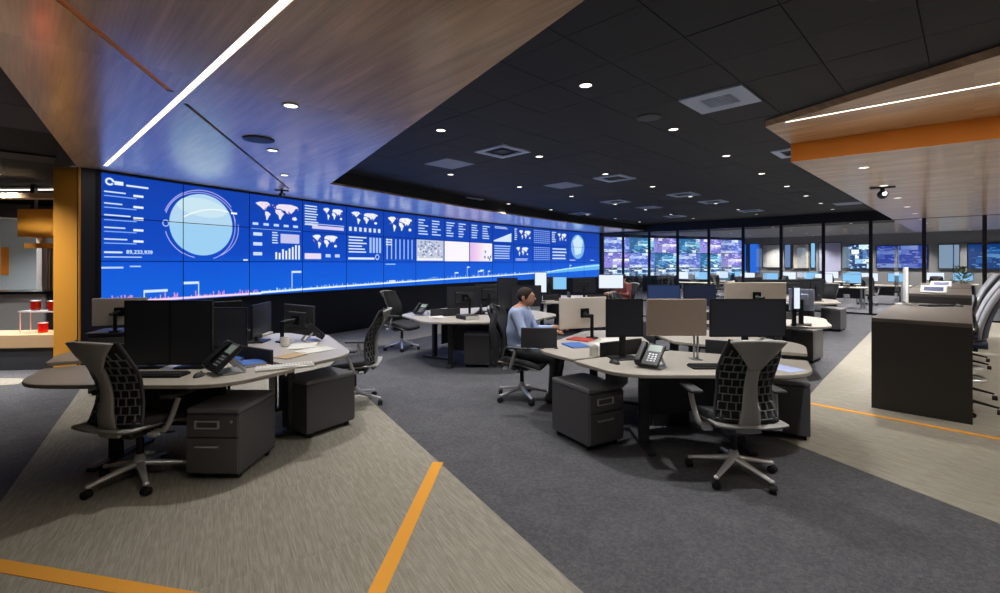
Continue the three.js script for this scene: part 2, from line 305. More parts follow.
// downlights
function downlight(x, y, z, label, group, k, trim, dark = true) {
  const t = thing('downlight', label, 'light', x, y, z, 0, group);
  const ring = new THREE.LatheGeometry([[0.054, 0.004], [0.054, -0.003], [0.066, -0.005], [0.069, 0.0], [0.069, 0.006]].map(([a, b]) => new THREE.Vector2(a, b)), 24);
  obj('trim_ring', ring, trim, t);
  obj('light_lens', cy(0.056, 0.056, 0.004, 0, 0.002, 0, 24), M.lens, t);
  const l = new THREE.SpotLight(LIGHT.downColor, k, 0, 0.98, 0.85, 2); l.position.set(0, -0.012, 0); l.target.position.set(0, -2, 0); l.castShadow = true; l.shadow.radius = 2.4; t.add(l, l.target);
}
const dg = (i, j) => [0.77 + i * 1.30 - j * 1.48, 4.22 + i * 1.39 + j * 1.43];
for (let i = -4; i < 11; i++) for (let j = -3; j < 9; j++) {
  const [x, z] = dg(i, j), u = (x + z) * S2, v = (z - x) * S2;
  if (u > GLASS_U - 0.4 || z < -2.5 || v < -3.2 || (v < 1.75 && u > 5.6) || (x > 2.6 && z < 5)) continue;
  let nearW = z < K[1] + 0.6 && x < edgeX(z) + 0.1;
  for (let k = 0; k <= COLS; k++) if (Math.hypot(arc[k][0] - x, arc[k][1] - z) < 2.1) nearW = true;
  if (nearW || behindScreen(x, z)) continue;
  const hit = vents.find(([a, b]) => Math.abs(a - u) < 0.42 && Math.abs(b - v) < 0.42);
  const [lx, lz] = hit ? UV(hit[0] + (u < hit[0] ? -0.45 : 0.45), v) : [x, z];
  downlight(lx, CEIL - 0.006, lz, 'small round recessed downlight in the dark tile ceiling', 'downlights in the dark ceiling', LIGHT.down, M.black);
}
for (const [x, z] of [[-1.79, 4.02], [-2.72, 5.62], [-3.3, 7.2], [0.2, 1.3], [1.6, -1.2], [-0.75, 0.8]]) downlight(x, WOOD - 0.006, z, 'small round recessed downlight in the brown wood ceiling', 'downlights in the wood ceiling', LIGHT.wood, M.fixture);
for (let k = -1; k < 8; k++) { const [x, z] = UV(8.0 + k * 2.1, 1.02); if (k >= 0) downlight(x, SOFFIT2 - 0.006, z, 'small round recessed downlight in the lower wooden soffit', 'downlights in the lower wooden soffit', k < 5 ? LIGHT.soffit : LIGHT.far, M.trimWhite); }
for (const [u, v] of [[7.6, -2.2], [9.7, -2.2], [11.8, -2.2], [13.9, -2.2], [16, -2.2]]) { const [x, z] = UV(u, v); downlight(x, SOFFIT2 - 0.006, z, 'small round recessed downlight in the lower wooden soffit', 'downlights in the lower wooden soffit', LIGHT.soffit, M.trimWhite); }

// round ceiling speakers and small ceiling devices
for (const [x, y, z, r, label] of [[-2.63, WOOD, 5.12, 0.155, 'black round ceiling speaker in the brown wood ceiling'], [1.63, CEIL, 5.15, 0.13, 'dark round ceiling speaker in the tile ceiling near the slatted grille']]) {
  const t = thing('ceiling_speaker', label, 'speaker', x, y - 0.012, z);
  obj('grille', new THREE.LatheGeometry([[0, -0.004], [r * 0.8, -0.003], [r * 0.95, 0], [r, 0.011]].map(([a, b]) => new THREE.Vector2(a, b)), 28), y === WOOD ? M.black : M.chairDark, t);
  obj('rim', new THREE.TorusGeometry(r, 0.006, 6, 32).rotateX(Math.PI / 2).translate(0, 0.006, 0), M.black, t);
}
function domeCamera(label, x, y, z, turn) {
  const t = thing('security_camera', label, 'camera', x, y, z, turn);
  obj('mount_plate', [rb(0.34, 0.02, 0.12, 0, -0.012, 0, 0.008), cy(0.03, 0.03, 0.06, 0, -0.05, 0)], M.black, t);
  obj('camera_body', [new THREE.SphereGeometry(0.075, 20, 14).translate(0, -0.13, 0), rb(0.09, 0.09, 0.16, 0.03, -0.12, 0.03, 0.03)], M.black, t);
  obj('lens', cy(0.03, 0.035, 0.03).rotateX(Math.PI / 2).translate(0.02, -0.13, 0.12), M.alu, t);
  return t;
}
domeCamera('black camera hanging from the lower wooden soffit', 6.55, SOFFIT2, 8.05, -0.6);
domeCamera('black camera hanging from the wood ceiling above the world map displays', -4.05, WOOD, 8.72, 0.5).scale.setScalar(0.7);

// ---------------------------------------------------------------- video wall
const LAND = [  // rough continents in a 100 x 50 box
  [[4, 8], [14, 4], [28, 3], [34, 8], [28, 14], [26, 18], [22, 20], [23, 24], [19, 21], [14, 16], [8, 12]],
  [[24, 25], [30, 26], [35, 31], [31, 38], [28, 46], [26, 46], [25, 38], [23, 30]],
  [[46, 10], [52, 5], [62, 4], [78, 3], [92, 6], [96, 10], [88, 13], [86, 18], [82, 22], [79, 26], [74, 21], [70, 27], [66, 20], [60, 19], [55, 16], [47, 17], [46, 13]],
  [[46, 19], [56, 18], [60, 24], [64, 27], [59, 34], [56, 42], [53, 42], [51, 32], [46, 28], [44, 23]],
  [[82, 34], [89, 32], [93, 38], [88, 42], [81, 40]],
];
function worldMap(c, x, y, w, h, fill, dots) {
  c.fillStyle = fill;
  for (const p of LAND) { c.beginPath(); p.forEach(([a, b], i) => { const X = x + a * w / 100, Y = y + b * h / 50; i ? c.lineTo(X, Y) : c.moveTo(X, Y); }); c.closePath(); c.fill(); }
  for (let i = 0; i < 14; i++) { c.fillStyle = dots; c.fillRect(x + rr(0.06, 0.94) * w, y + rr(0.1, 0.55) * h, w * 0.025, h * 0.05); }
}
function bars(c, x, y, w, h, rows, fill, ragged = 0.4) { for (let i = 0; i < rows; i++) { c.fillStyle = fill; c.fillRect(x, y + h * i / rows, w * (1 - ragged * rnd()), h / rows * 0.45); } }
const CELL = 160, RH = CELL * PANEL_H / PANEL_W;         // texture pixels per panel
function drawWall(c) {                                    // whole wall in units of CELL x RH
  const W = COLS * CELL, H = 3 * RH, X = (a) => a * CELL, Y = (b) => b * RH;
  const g = c.createLinearGradient(0, 0, 0, H); g.addColorStop(0, '#0a3fae'); g.addColorStop(0.6, '#0b49c4'); g.addColorStop(0.7, '#0c57d8'); g.addColorStop(1, '#1064e0');
  c.fillStyle = g; c.fillRect(0, 0, W, H);
  // figures beside the globe
  c.strokeStyle = '#e9f2ff'; c.lineWidth = 4; c.beginPath(); c.arc(X(0.12), Y(0.18), 6, 0.5, 6.4); c.stroke();
  c.fillStyle = '#e9f2ff'; c.fillRect(X(0.17), Y(0.15), CELL * 0.1, 8); c.fillRect(X(0.3), Y(0.2), CELL * 0.26, 4);
  for (let i = 0; i < 5; i++) {
    const y = 0.4 + i * 0.27; c.fillStyle = '#dce9ff'; c.fillRect(X(0.06), Y(y), CELL * rr(0.16, 0.3), 3); c.fillStyle = '#9cc0ff'; c.fillRect(X(0.06), Y(y + 0.1), CELL * 0.36, 2);
    c.fillStyle = '#eef5ff'; c.fillRect(X(0.38), Y(y + 0.02), CELL * 0.12, 5);
  }
  c.fillStyle = '#e2eeff'; c.fillRect(X(0.06), Y(1.78), CELL * 0.2, 4); c.font = 'bold 10px sans-serif'; c.fillText('89,233,939', X(0.3), Y(1.84)); c.fillRect(X(0.06), Y(1.9), CELL * 0.42, 2);
  c.fillStyle = '#bcd5ff'; c.fillRect(X(0.03), Y(2.12), CELL * 0.24, 4); c.fillRect(X(0.34), Y(2.1), CELL * 0.13, 3);
  // globe with orbit arcs
  const gx = X(1.27), gy = Y(1.02), R = 0.535 / PANEL_W * CELL;
  c.fillStyle = '#b4d8f2'; c.beginPath(); c.arc(gx, gy, R, 0, 7); c.fill();
  c.save(); c.beginPath(); c.arc(gx, gy, R, 0, 7); c.clip();
  c.fillStyle = '#9ed0f4'; c.fillRect(gx - R, gy, 2 * R, R); c.fillStyle = '#c9e6f2'; c.beginPath(); c.ellipse(gx, gy - R * 0.55, R * 0.8, R * 0.3, 0.1, 0, 7); c.fill();
  c.strokeStyle = '#f4faff'; c.lineWidth = 3; c.beginPath(); c.moveTo(gx - R * 0.6, gy - R * 0.2); c.quadraticCurveTo(gx + R * 0.2, gy - R * 0.7, gx + R, gy - R * 0.45); c.stroke(); c.restore();
  c.strokeStyle = '#c5b9f5'; c.lineWidth = 2;
  for (const [a, b, s, e, k] of [[1.13, 1.05, 3.3, 6.0, 0.1], [1.18, 1.12, 3.6, 5.8, -0.15], [1.1, 1.16, -0.6, 1.2, 0.05], [1.22, 1.1, -0.3, 0.9, 0.2], [1.14, 1.1, 1.8, 2.9, 0]]) { c.beginPath(); c.ellipse(gx, gy, R * a, R * b, k, s, e); c.stroke(); }
  c.fillStyle = '#fff'; c.fillRect(gx + R * 0.95, gy - R * 0.5, R * 0.22, 5); c.beginPath(); c.arc(gx - R * 1.1, gy + 2, 6, 0, 7); c.strokeStyle = '#cfd8ff'; c.stroke();
  const w1 = '#e6f0ff', pk = '#e9a9cf';
  c.fillStyle = w1; c.fillRect(X(1.9), Y(1.94), CELL * 0.08, 4);
  // map dashboards
  worldMap(c, X(2.06), Y(0.14), CELL * 0.9, RH * 0.66, '#f0e4f4', pk); for (let i = 0; i < 5; i++) { c.fillStyle = '#c6dbff'; c.fillRect(X(2.05 + i * 0.19), Y(0.84), CELL * 0.1, 7); }
  c.fillStyle = '#8fb5ff'; c.fillRect(X(2.02), Y(1.0), CELL * 0.95, 2);
  for (let i = 0; i < 3; i++) { c.fillStyle = '#cfe0ff'; c.fillRect(X(2.06), Y(1.12 + i * 0.3), CELL * 0.16, 9); }
  bars(c, X(2.4), Y(1.08), CELL * 0.12, RH * 0.4, 5, w1, 0.2); c.fillStyle = '#c4c6ee'; c.fillRect(X(2.56), Y(1.12), CELL * 0.38, RH * 0.3);
  for (let i = 0; i < 8; i++) { c.fillStyle = '#f2f6ff'; const h = RH * (0.22 + 0.32 * (i / 8)) * rr(0.8, 1.1); c.fillRect(X(2.46 + i * 0.065), Y(1.94) - h, CELL * 0.036, h); }
  bars(c, X(3.04), Y(0.12), CELL * 0.3, RH * 0.72, 8, w1, 0.15); worldMap(c, X(3.42), Y(0.1), CELL * 0.52, RH * 0.5, '#eef2ff', pk); c.fillStyle = '#d8cdf2'; c.fillRect(X(3.2), Y(0.78), CELL * 0.74, RH * 0.12); c.fillStyle = w1; c.fillRect(X(3.05), Y(0.72), CELL * 0.9, 2);
  worldMap(c, X(3.18), Y(1.04), CELL * 0.64, RH * 0.55, '#eef2ff', pk); c.fillStyle = '#e9dcf5'; c.fillRect(X(3.04), Y(1.72), CELL * 0.36, RH * 0.2); c.fillStyle = '#bfd4ff'; c.fillRect(X(3.5), Y(1.74), CELL * 0.12, 10); c.fillRect(X(3.72), Y(1.74), CELL * 0.12, 10);
  worldMap(c, X(4.08), Y(0.1), CELL * 0.8, RH * 0.55, '#eaf0ff', pk); for (let i = 0; i < 7; i++) { c.fillStyle = '#d3e2ff'; c.fillRect(X(4.06 + i * 0.13), Y(0.72), CELL * 0.07, RH * 0.16); }
  bars(c, X(4.05), Y(1.06), CELL * 0.48, RH * 0.66, 6, w1, 0.3); for (let i = 0; i < 4; i++) { c.fillStyle = '#a9c6ff'; c.fillRect(X(4.6 + i * 0.09), Y(1.06), CELL * 0.06, RH * 0.6); } c.fillStyle = w1; c.fillRect(X(4.04), Y(1.84), CELL * 0.7, 7); c.strokeStyle = w1; c.lineWidth = 3; c.beginPath(); c.arc(X(4.82), Y(1.82), 8, 0, 7); c.stroke();
  worldMap(c, X(5.08), Y(0.12), CELL * 0.84, RH * 0.72, '#f4f4ff', pk); for (let i = 0; i < 7; i++) { c.fillStyle = '#a7c4fb'; c.fillRect(X(5.08 + i * 0.13), Y(1.06), CELL * 0.035, RH * 0.84); } bars(c, X(5.06), Y(1.08), CELL * 0.2, RH * 0.3, 3, w1);
  for (let k = 6; k < 9; k++) for (const dx of [0.08, 0.55]) bars(c, X(k + dx), Y(0.14), CELL * 0.34, RH * 0.74, 6, '#c9ddff', 0.5);
  c.fillStyle = '#c3cadd'; c.fillRect(X(6.02), Y(1.02), CELL * 0.96, RH * 0.94); for (let i = 0; i < 70; i++) { c.fillStyle = ['#6d7fb0', '#f2f5ff', '#8f9fc6'][i % 3]; c.fillRect(X(rr(6.05, 6.9)), Y(rr(1.05, 1.8)), CELL * 0.05, RH * 0.07); } c.fillStyle = '#f6f8ff'; c.fillRect(X(6.04), Y(1.84), CELL * 0.9, 8);
  c.fillStyle = '#fbf6ff'; c.fillRect(X(7.01), Y(1.02), CELL * 0.98, RH * 0.95); const pg = c.createLinearGradient(X(8), 0, X(8.7), 0); pg.addColorStop(0, '#e2b9ea'); pg.addColorStop(1, '#fdf3fa'); c.fillStyle = pg; c.fillRect(X(8.01), Y(1.02), CELL * 0.98, RH * 0.95);
  for (let i = 0; i < 12; i++) { c.fillStyle = i % 2 ? '#5068a8' : '#e8ecff'; c.fillRect(X(rr(8.6, 8.94)), Y(rr(1.4, 1.85)), CELL * 0.06, RH * 0.12); }
  bars(c, X(9.1), Y(0.1), CELL * 0.7, RH * 0.14, 2, w1); c.fillStyle = '#d7e8ff'; c.beginPath(); c.moveTo(X(9.05), Y(0.86)); c.lineTo(X(9.9), Y(0.4)); c.lineTo(X(9.9), Y(0.9)); c.lineTo(X(9.05), Y(0.92)); c.fill(); bars(c, X(9.08), Y(1.1), CELL * 0.8, RH * 0.8, 6, '#b9d3ff', 0.1);
  bars(c, X(10.05), Y(0.12), CELL * 0.14, RH * 0.7, 6, w1); worldMap(c, X(10.25), Y(0.14), CELL * 0.68, RH * 0.62, '#e9f1ff', pk); worldMap(c, X(10.1), Y(1.1), CELL * 0.7, RH * 0.6, '#e9f1ff', pk); bars(c, X(10.1), Y(1.8), CELL * 0.8, RH * 0.14, 2, w1);
  for (let r = 0; r < 2; r++) for (let i = 0; i < 9; i++) for (let j = 0; j < 7; j++) { c.fillStyle = '#a9c8ff'; c.fillRect(X(11.06 + i * 0.1), Y(0.1 + r + j * 0.12), CELL * 0.07, 4); }
  bars(c, X(12.05), Y(0.12), CELL * 0.25, RH * 0.7, 6, w1); worldMap(c, X(12.36), Y(0.14), CELL * 0.58, RH * 0.6, '#f2f6ff', pk); bars(c, X(12.08), Y(1.12), CELL * 0.84, RH * 0.8, 4, '#cfe2ff', 0.1);
  // pale figure on the last columns
  c.fillStyle = '#7fb6f0'; c.beginPath(); c.ellipse(X(13.6), Y(0.98), CELL * 0.42, RH * 0.8, 0, 0, 7); c.fill(); c.fillStyle = '#cdeaff'; c.beginPath(); c.moveTo(X(13.3), Y(0.6)); c.lineTo(X(13.6), Y(0.22)); c.lineTo(X(13.92), Y(0.55)); c.lineTo(X(13.8), Y(1.4)); c.lineTo(X(13.45), Y(1.55)); c.closePath(); c.fill();
  bars(c, X(13.1), Y(1.84), CELL * 0.4, RH * 0.1, 1, w1); bars(c, X(14.4), Y(1.84), CELL * 0.4, RH * 0.1, 1, w1);
  // traffic trace along the bottom row
  const base = (a) => a < 2.2 ? 2.95 : a < 9 ? 2.93 - 0.03 * (a - 2.2) : 2.73 - 0.045 * (a - 9) - (a > 12 ? 0.12 * Math.sin(Math.min(1, (a - 12) / 2) * Math.PI / 2) : 0);
  for (let a = 0.1; a < COLS; a += 0.02) {
    const y = base(a), n = a < 2 ? 0.16 : a < 6 ? 0.1 : 0.12, h = Math.pow(rnd(), 3) * n + 0.02;
    c.fillStyle = a < 2.2 ? '#ff9fd6' : '#bfe4ff'; c.fillRect(X(a), Y(y - h), 2.2, RH * h);
    c.fillStyle = a < 2 ? '#ffd9f2' : '#f2faff'; c.fillRect(X(a), Y(y) - 2, 4, 5);
  }
  c.fillStyle = '#64b8f2'; c.beginPath(); c.moveTo(X(11.6), Y(2.62)); c.quadraticCurveTo(X(13.6), Y(2.2), X(15), Y(2.1)); c.lineTo(X(15), Y(2.5)); c.lineTo(X(11.6), Y(2.7)); c.fill(); c.strokeStyle = '#c9f4ff'; c.lineWidth = 5; c.beginPath(); c.moveTo(X(11.6), Y(2.62)); c.quadraticCurveTo(X(13.6), Y(2.3), X(15), Y(2.2)); c.stroke();
  for (const [a, h, w] of [[0.5, 0.25, 0.3], [1.2, 0.42, -0.2], [2.78, 0.62, 0.2], [5.15, 0.1, 0.2], [7.4, 0.3, 0.15], [7.9, 0.55, 0.12], [8.35, 0.32, 0.2], [8.6, 0.36, -0.15], [8.8, 0.3, 0.1], [13.1, 0.3, 0.1]]) { c.fillStyle = '#d8ecff'; c.fillRect(X(a), Y(base(a) - h), 2.5, RH * h); c.fillRect(X(w < 0 ? a + w : a), Y(base(a) - h), CELL * Math.abs(w), 6); }
  c.fillStyle = '#9cc4ff'; c.fillRect(X(5.05), Y(2.06), CELL * 0.3, 4);
}
const wallTex = [];
for (let h = 0; h < 2; h++) {                            // two canvases: columns 0-7 and 8-14
  const n = h ? 7 : 8, cv = document.createElement('canvas'); cv.width = n * CELL; cv.height = Math.round(3 * RH);
  const c = cv.getContext('2d'); c.save(); c.translate(h ? -8 * CELL : 0, 0); seed = 4242; drawWall(c); c.restore();
  const t = new THREE.CanvasTexture(cv); t.colorSpace = THREE.SRGBColorSpace; wallTex.push(t);
}
const screenMat = wallTex.map((t) => new THREE.MeshStandardMaterial({ color: 0x05070c, roughness: 0.35, emissive: 0xffffff, emissiveMap: t, emissiveIntensity: 1.0 }));
const vwall = thing('video_wall', 'long curved video wall of blue tiled displays with globe, maps and charts', 'video wall');
const vTop = SCREEN_Y0 + 3 * PANEL_H;
for (let i = 0; i < COLS; i++) {
  const [ax, az] = arc[i], [b0, b1] = arc[i + 1], th = Math.atan2(b1 - az, b0 - ax), cx = (ax + b0) / 2, cz = (az + b1) / 2, half = i < 8 ? 0 : 1, n = half ? 7 : 8, c0 = i - half * 8;
  for (let r = 0; r < 3; r++) {
    const g = bx(PANEL_W - 0.013, PANEL_H - 0.012, 0.03), uv = g.attributes.uv;
    for (let k = 0; k < uv.count; k++) uv.setXY(k, (c0 + uv.getX(k)) / n, (2 - r + uv.getY(k)) / 3);
    const m = obj('screen_panel', g, [M.black, M.black, M.black, M.black, screenMat[half], M.black], vwall);
    m.position.set(cx, SCREEN_Y0 + (2.5 - r) * PANEL_H, -cz); m.rotation.y = th;
  }
  const [cr, cg, cb] = i < 3 ? [0.14, 0.36, 1] : i === 7 || i === 8 ? [0.5, 0.52, 1] : [0.1, 0.33, 1];
  const l = new THREE.RectAreaLight(new THREE.Color().setRGB(cr, cg, cb), LIGHT.screen, PANEL_W, 3 * PANEL_H);
  const nx = Math.cos(head[i]), nz = -Math.sin(head[i]);
  l.position.set(cx + nx * 0.03, SCREEN_Y0 + 1.5 * PANEL_H, -(cz + nz * 0.03)); l.lookAt(cx + nx, SCREEN_Y0 + 1.5 * PANEL_H, -(cz + nz)); vwall.add(l);
}
const fo = offset(0.05), fi = offset(-0.015);
obj('bezel', [slab([...fo, ...[...fi].reverse()], vTop, vTop + 0.03), slab([...fo, ...[...fi].reverse()], SCREEN_Y0 - 0.045, SCREEN_Y0), wallAlong(fi[0], fo[0], SCREEN_Y0 - 0.045, vTop + 0.03, 0.06)], M.black, vwall);

// ---------------------------------------------------------------- furniture builders
// task chair with a ribbed mesh back; faces local -z
function backSurf(u, s, out = 0) {       // u -1..1 across, s 0..1 upwards
  const y = 0.47 + 0.6 * s, w = 0.212 - 0.03 * s + 0.012 * Math.cos(s * 9);
  const z = 0.235 - 0.055 * Math.sin(Math.PI * Math.min(1, s * 1.15)) + 0.125 * s * s - 0.055 * u * u + out;
  return [u * w, y, z];
}
function makeChair(name, label, spin = 0) {
  const t = thing(name, label, 'chair');
  for (let k = 0; k < 5; k++) {
    const a = spin + k * Math.PI * 0.4, c = Math.cos(a), s = Math.sin(a), leg = new THREE.Group(); leg.name = 'leg'; t.add(leg);
    obj('spoke', [limb([c * 0.02, 0.135, s * 0.02], [c * 0.3, 0.082, s * 0.3], 0.03, 0.016, 10, 0.75), new THREE.SphereGeometry(0.02, 10, 8).scale(1, 0.8, 1).translate(c * 0.305, 0.08, s * 0.305)], M.chrome, leg);
    const hood = new THREE.SphereGeometry(0.03, 10, 6, 0, Math.PI * 2, 0, Math.PI / 2).translate(c * 0.315, 0.032, s * 0.315);
    const wh = [-1, 1].map((q) => cy(0.03, 0.03, 0.018, 0, 0, 0, 14).rotateZ(Math.PI / 2).translate(q * 0.013, 0, 0).rotateY(-a + 0.5).translate(c * 0.315, 0.031, s * 0.315));
    obj('caster', [hood, ...wh], M.rubber, leg);
  }
  obj('hub', new THREE.LatheGeometry([[0, 0.095], [0.038, 0.1], [0.042, 0.15], [0.03, 0.19], [0.026, 0.2]].map(([a, b]) => new THREE.Vector2(a, b)), 18), M.chrome, t);
  obj('gas_cylinder', [cy(0.024, 0.024, 0.14, 0, 0.25, 0), cy(0.016, 0.016, 0.16, 0, 0.32, 0)], M.black, t);
  obj('tilt_mechanism', [rb(0.2, 0.07, 0.26, 0, 0.385, 0.02, 0.025), rb(0.46, 0.03, 0.06, 0, 0.39, 0.03, 0.012), tube([[0.1, 0.37, -0.02], [0.2, 0.36, -0.03], [0.27, 0.37, -0.03]], 0.008, 8, 6)], M.chairDark, t);
  for (const q of [-1, 1]) obj('lever_pad', rb(0.07, 0.03, 0.05, q * 0.25, 0.4, 0.12, 0.01), M.steel, t);
  const seat = sheet((s, q) => { const x = (s - 0.5) * 0.5, z = -0.27 + q * 0.48; return [x * (1 - 0.25 * Math.pow(Math.abs(q - 0.5) * 2, 6)), 0.465 - 0.07 * Math.pow(1 - q, 4) + 0.02 * Math.pow(q, 3) + 0.02 * Math.pow(Math.abs(s - 0.5) * 2, 3), z]; }, 12, 12, 0.055);
  obj('seat', seat, M.padFabric, t);
  obj('seat_shell', sheet((s, q) => [(s - 0.5) * 0.5, 0.43 + 0.02 * q - 0.05 * Math.pow(1 - q, 4) + 0.02 * Math.pow(Math.abs(s - 0.5) * 2, 3), -0.22 + q * 0.5], 8, 8, 0.022), M.chairGrey, t);
  obj('backrest', sheet((s, q) => backSurf(s * 2 - 1, q), 12, 16, 0.018), M.mesh, t);
  const rows = 9;
  for (let r = 0; r < rows; r++) {
    const s0 = 0.04 + r * 0.093;
    for (const sgn of [-1, 1]) {
      const list = [];
      list.push(sheet((a, b) => backSurf(sgn * (0.16 + 0.82 * a), s0 + 0.011 * b, 0.016), 6, 1, 0.008));
      for (let k = 0; k < 3; k++) { const uc = sgn * (0.3 + 0.27 * k + (r % 2 ? 0.11 : 0)); list.push(sheet((a, b) => backSurf(uc + 0.036 * (a - 0.5), s0 + 0.093 * b, 0.017), 1, 2, 0.008)); }
      obj('rib', list, M.rib, t);
    }
  }
  for (const sgn of [-1, 1]) obj('back_rail', new THREE.TubeGeometry(new THREE.CatmullRomCurve3([0, 0.2, 0.4, 0.6, 0.8, 1].map((q) => V(...backSurf(sgn, q, 0.004)))), 20, 0.012, 8), M.chairDark, t);
  // wide shoulder plate tapering into the spine
  const cap = (s, q) => { const half = 0.04 + 0.15 * Math.pow(q, 1.15), u = (s - 0.5) * 2, p = backSurf(0, 0.66 + 0.345 * q, 0.04); return [u * half, p[1] + 0.012 * q - 0.018 * u * u * q, p[2] + 0.012 - 0.06 * u * u * q]; };
  obj('shoulder_plate', sheet(cap, 14, 12, 0.02), M.chairGrey, t);
  obj('spine', sheet((s, q) => { const u = (s - 0.5) * 2, p = backSurf(0, 0.68 * q, 0.05 - 0.008 * q), half = 0.04 + 0.045 * Math.pow(1 - q, 3); const low = Math.max(0, 0.22 - q) / 0.22; return [u * half, p[1] - 0.07 * low, p[2] - 0.012 * u * u - 0.06 * low]; }, 8, 16, 0.026), M.chairGrey, t);
  for (const sgn of [-1, 1]) {
    const arm = new THREE.Group(); arm.name = 'armrest'; t.add(arm);
    obj('arm_post', [tube([[sgn * 0.2, 0.4, 0.06], [sgn * 0.27, 0.41, 0.05], [sgn * 0.3, 0.5, 0.02], [sgn * 0.315, 0.62, -0.02]], 0.019, 16, 8)], M.chairGrey, arm);
    obj('arm_pad', rb(0.095, 0.026, 0.25, sgn * 0.305, 0.65, -0.04, 0.012, 3), M.chairDark, arm);
  }
  return t;
}
// mobile drawer pedestal with cushion; drawer fronts face local -z
function makePedestal(label) {
  const t = thing('drawer_pedestal', label, 'cabinet'), w = 0.39, d = 0.52, h = 0.44;
  obj('body', rb(w, h, d, 0, 0.05 + h / 2, 0, 0.006), M.pedestal, t);
  const dr = (y, hh) => { const q = obj('drawer_front', rb(w - 0.012, hh, 0.018, 0, y, -d / 2 - 0.006, 0.004), M.pedestalFront, t); return q; };
  const a = dr(0.405, 0.155), b = dr(0.19, 0.255);
  const z = -d / 2 - 0.03;
  obj('handle', [bx(0.17, 0.007, 0.012, 0.03, 0.445, z), bx(0.17, 0.007, 0.012, 0.03, 0.395, z), bx(0.007, 0.057, 0.03, 0.115, 0.42, z + 0.012), bx(0.007, 0.057, 0.03, -0.055, 0.42, z + 0.012)], M.steel, a);
  obj('handle', [bx(0.17, 0.01, 0.014, 0.03, 0.26, z), bx(0.008, 0.01, 0.03, 0.11, 0.26, z + 0.012), bx(0.008, 0.01, 0.03, -0.05, 0.26, z + 0.012)], M.steel, b);
  obj('lock', cy(0.009, 0.009, 0.012).rotateX(Math.PI / 2).translate(-0.15, 0.44, -d / 2 - 0.018), M.steel, a);
  obj('cushion', rb(w + 0.006, 0.04, d + 0.006, 0, 0.512, 0, 0.014, 3), M.cushion, t);
  for (const [x, q] of [[-1, -1], [1, -1], [-1, 1], [1, 1]]) obj('caster', [cy(0.022, 0.022, 0.02, 0, 0, 0, 12).rotateZ(Math.PI / 2).translate(x * 0.16, 0.023, q * 0.2), rb(0.03, 0.02, 0.04, x * 0.16, 0.045, q * 0.2, 0.006)], M.rubber, t);
  return t;
}
// three-sided desk pod: edges of 1.5 m joined by 1.2 m corners, one worktop per seat
const EA = 1.5, EB = 1.2, RA = (EA + 2 * EB) / (2 * Math.sqrt(3)), RB = (2 * EA + EB) / (2 * Math.sqrt(3));
function makePod(label, X, Z, heights, group) {
  const t = thing('desk_pod', label, 'desk', X, 0, Z, 0, group);
  for (let k = 0; k < 3; k++) {
    const rot = -k * 2 * Math.PI / 3, st = new THREE.Group(); st.name = 'workstation'; st.rotation.y = -rot; t.add(st);   // station 0 sits on the near side
    const H = heights[k];
    // plan outline, local z towards the user = +z (near side)
    const c30 = Math.cos(Math.PI / 6), s30 = 0.5;
    const mr = [RB * c30 - 0.012, -RB * s30], ml = [-mr[0], mr[1]];                       // corner mid points (radial ends), in (x, -z) plan
    const outline = rounded([[0, 0.2, 0], [ml[0] + 0.18, ml[1] + 0.11, 0], [ml[0] + 0.012, ml[1], 0.02], [-EA / 2 - 0.0, -RA, 0.26], [EA / 2, -RA, 0.26], [mr[0] - 0.012, mr[1], 0.02], [mr[0] - 0.18, mr[1] + 0.11, 0]].map(([a, b, r]) => [a, b - (b > 0 ? 0.32 : 0), r]), 0.02);
    obj('worktop', slab(outline, H - 0.03, H, [], 0.006), M.worktop, st);
    for (const s of [-1, 1]) {
      obj('leg', [rb(0.085, H - 0.07, 0.06, s * 0.42, (H - 0.03) / 2, 0.62, 0.008), rb(0.07, 0.035, 0.62, s * 0.42, 0.018, 0.55, 0.01), bx(0.06, 0.03, 0.6, s * 0.42, H - 0.045, 0.55)], M.deskDark, st);
    }
    obj('crossbeam', bx(0.84, 0.05, 0.03, 0, H - 0.09, 0.56), M.deskDark, st);
    obj('modesty_panel', rb(0.78, 0.36, 0.02, 0, 0.42, 0.5, 0.004), M.deskDark, st);
    obj('divider', rb(0.025, 0.2, 0.52, 0, 0, 0, 0.006).rotateY(Math.PI / 3).translate(0.62 * Math.sin(Math.PI / 3), H + 0.02, 0.62 * Math.cos(Math.PI / 3)), M.divider, st);
    obj('core_panel', rb(0.34, H - 0.1, 0.025, 0, (H - 0.1) / 2, 0.12, 0.004), M.deskDark, st);
  }
  return t;
}
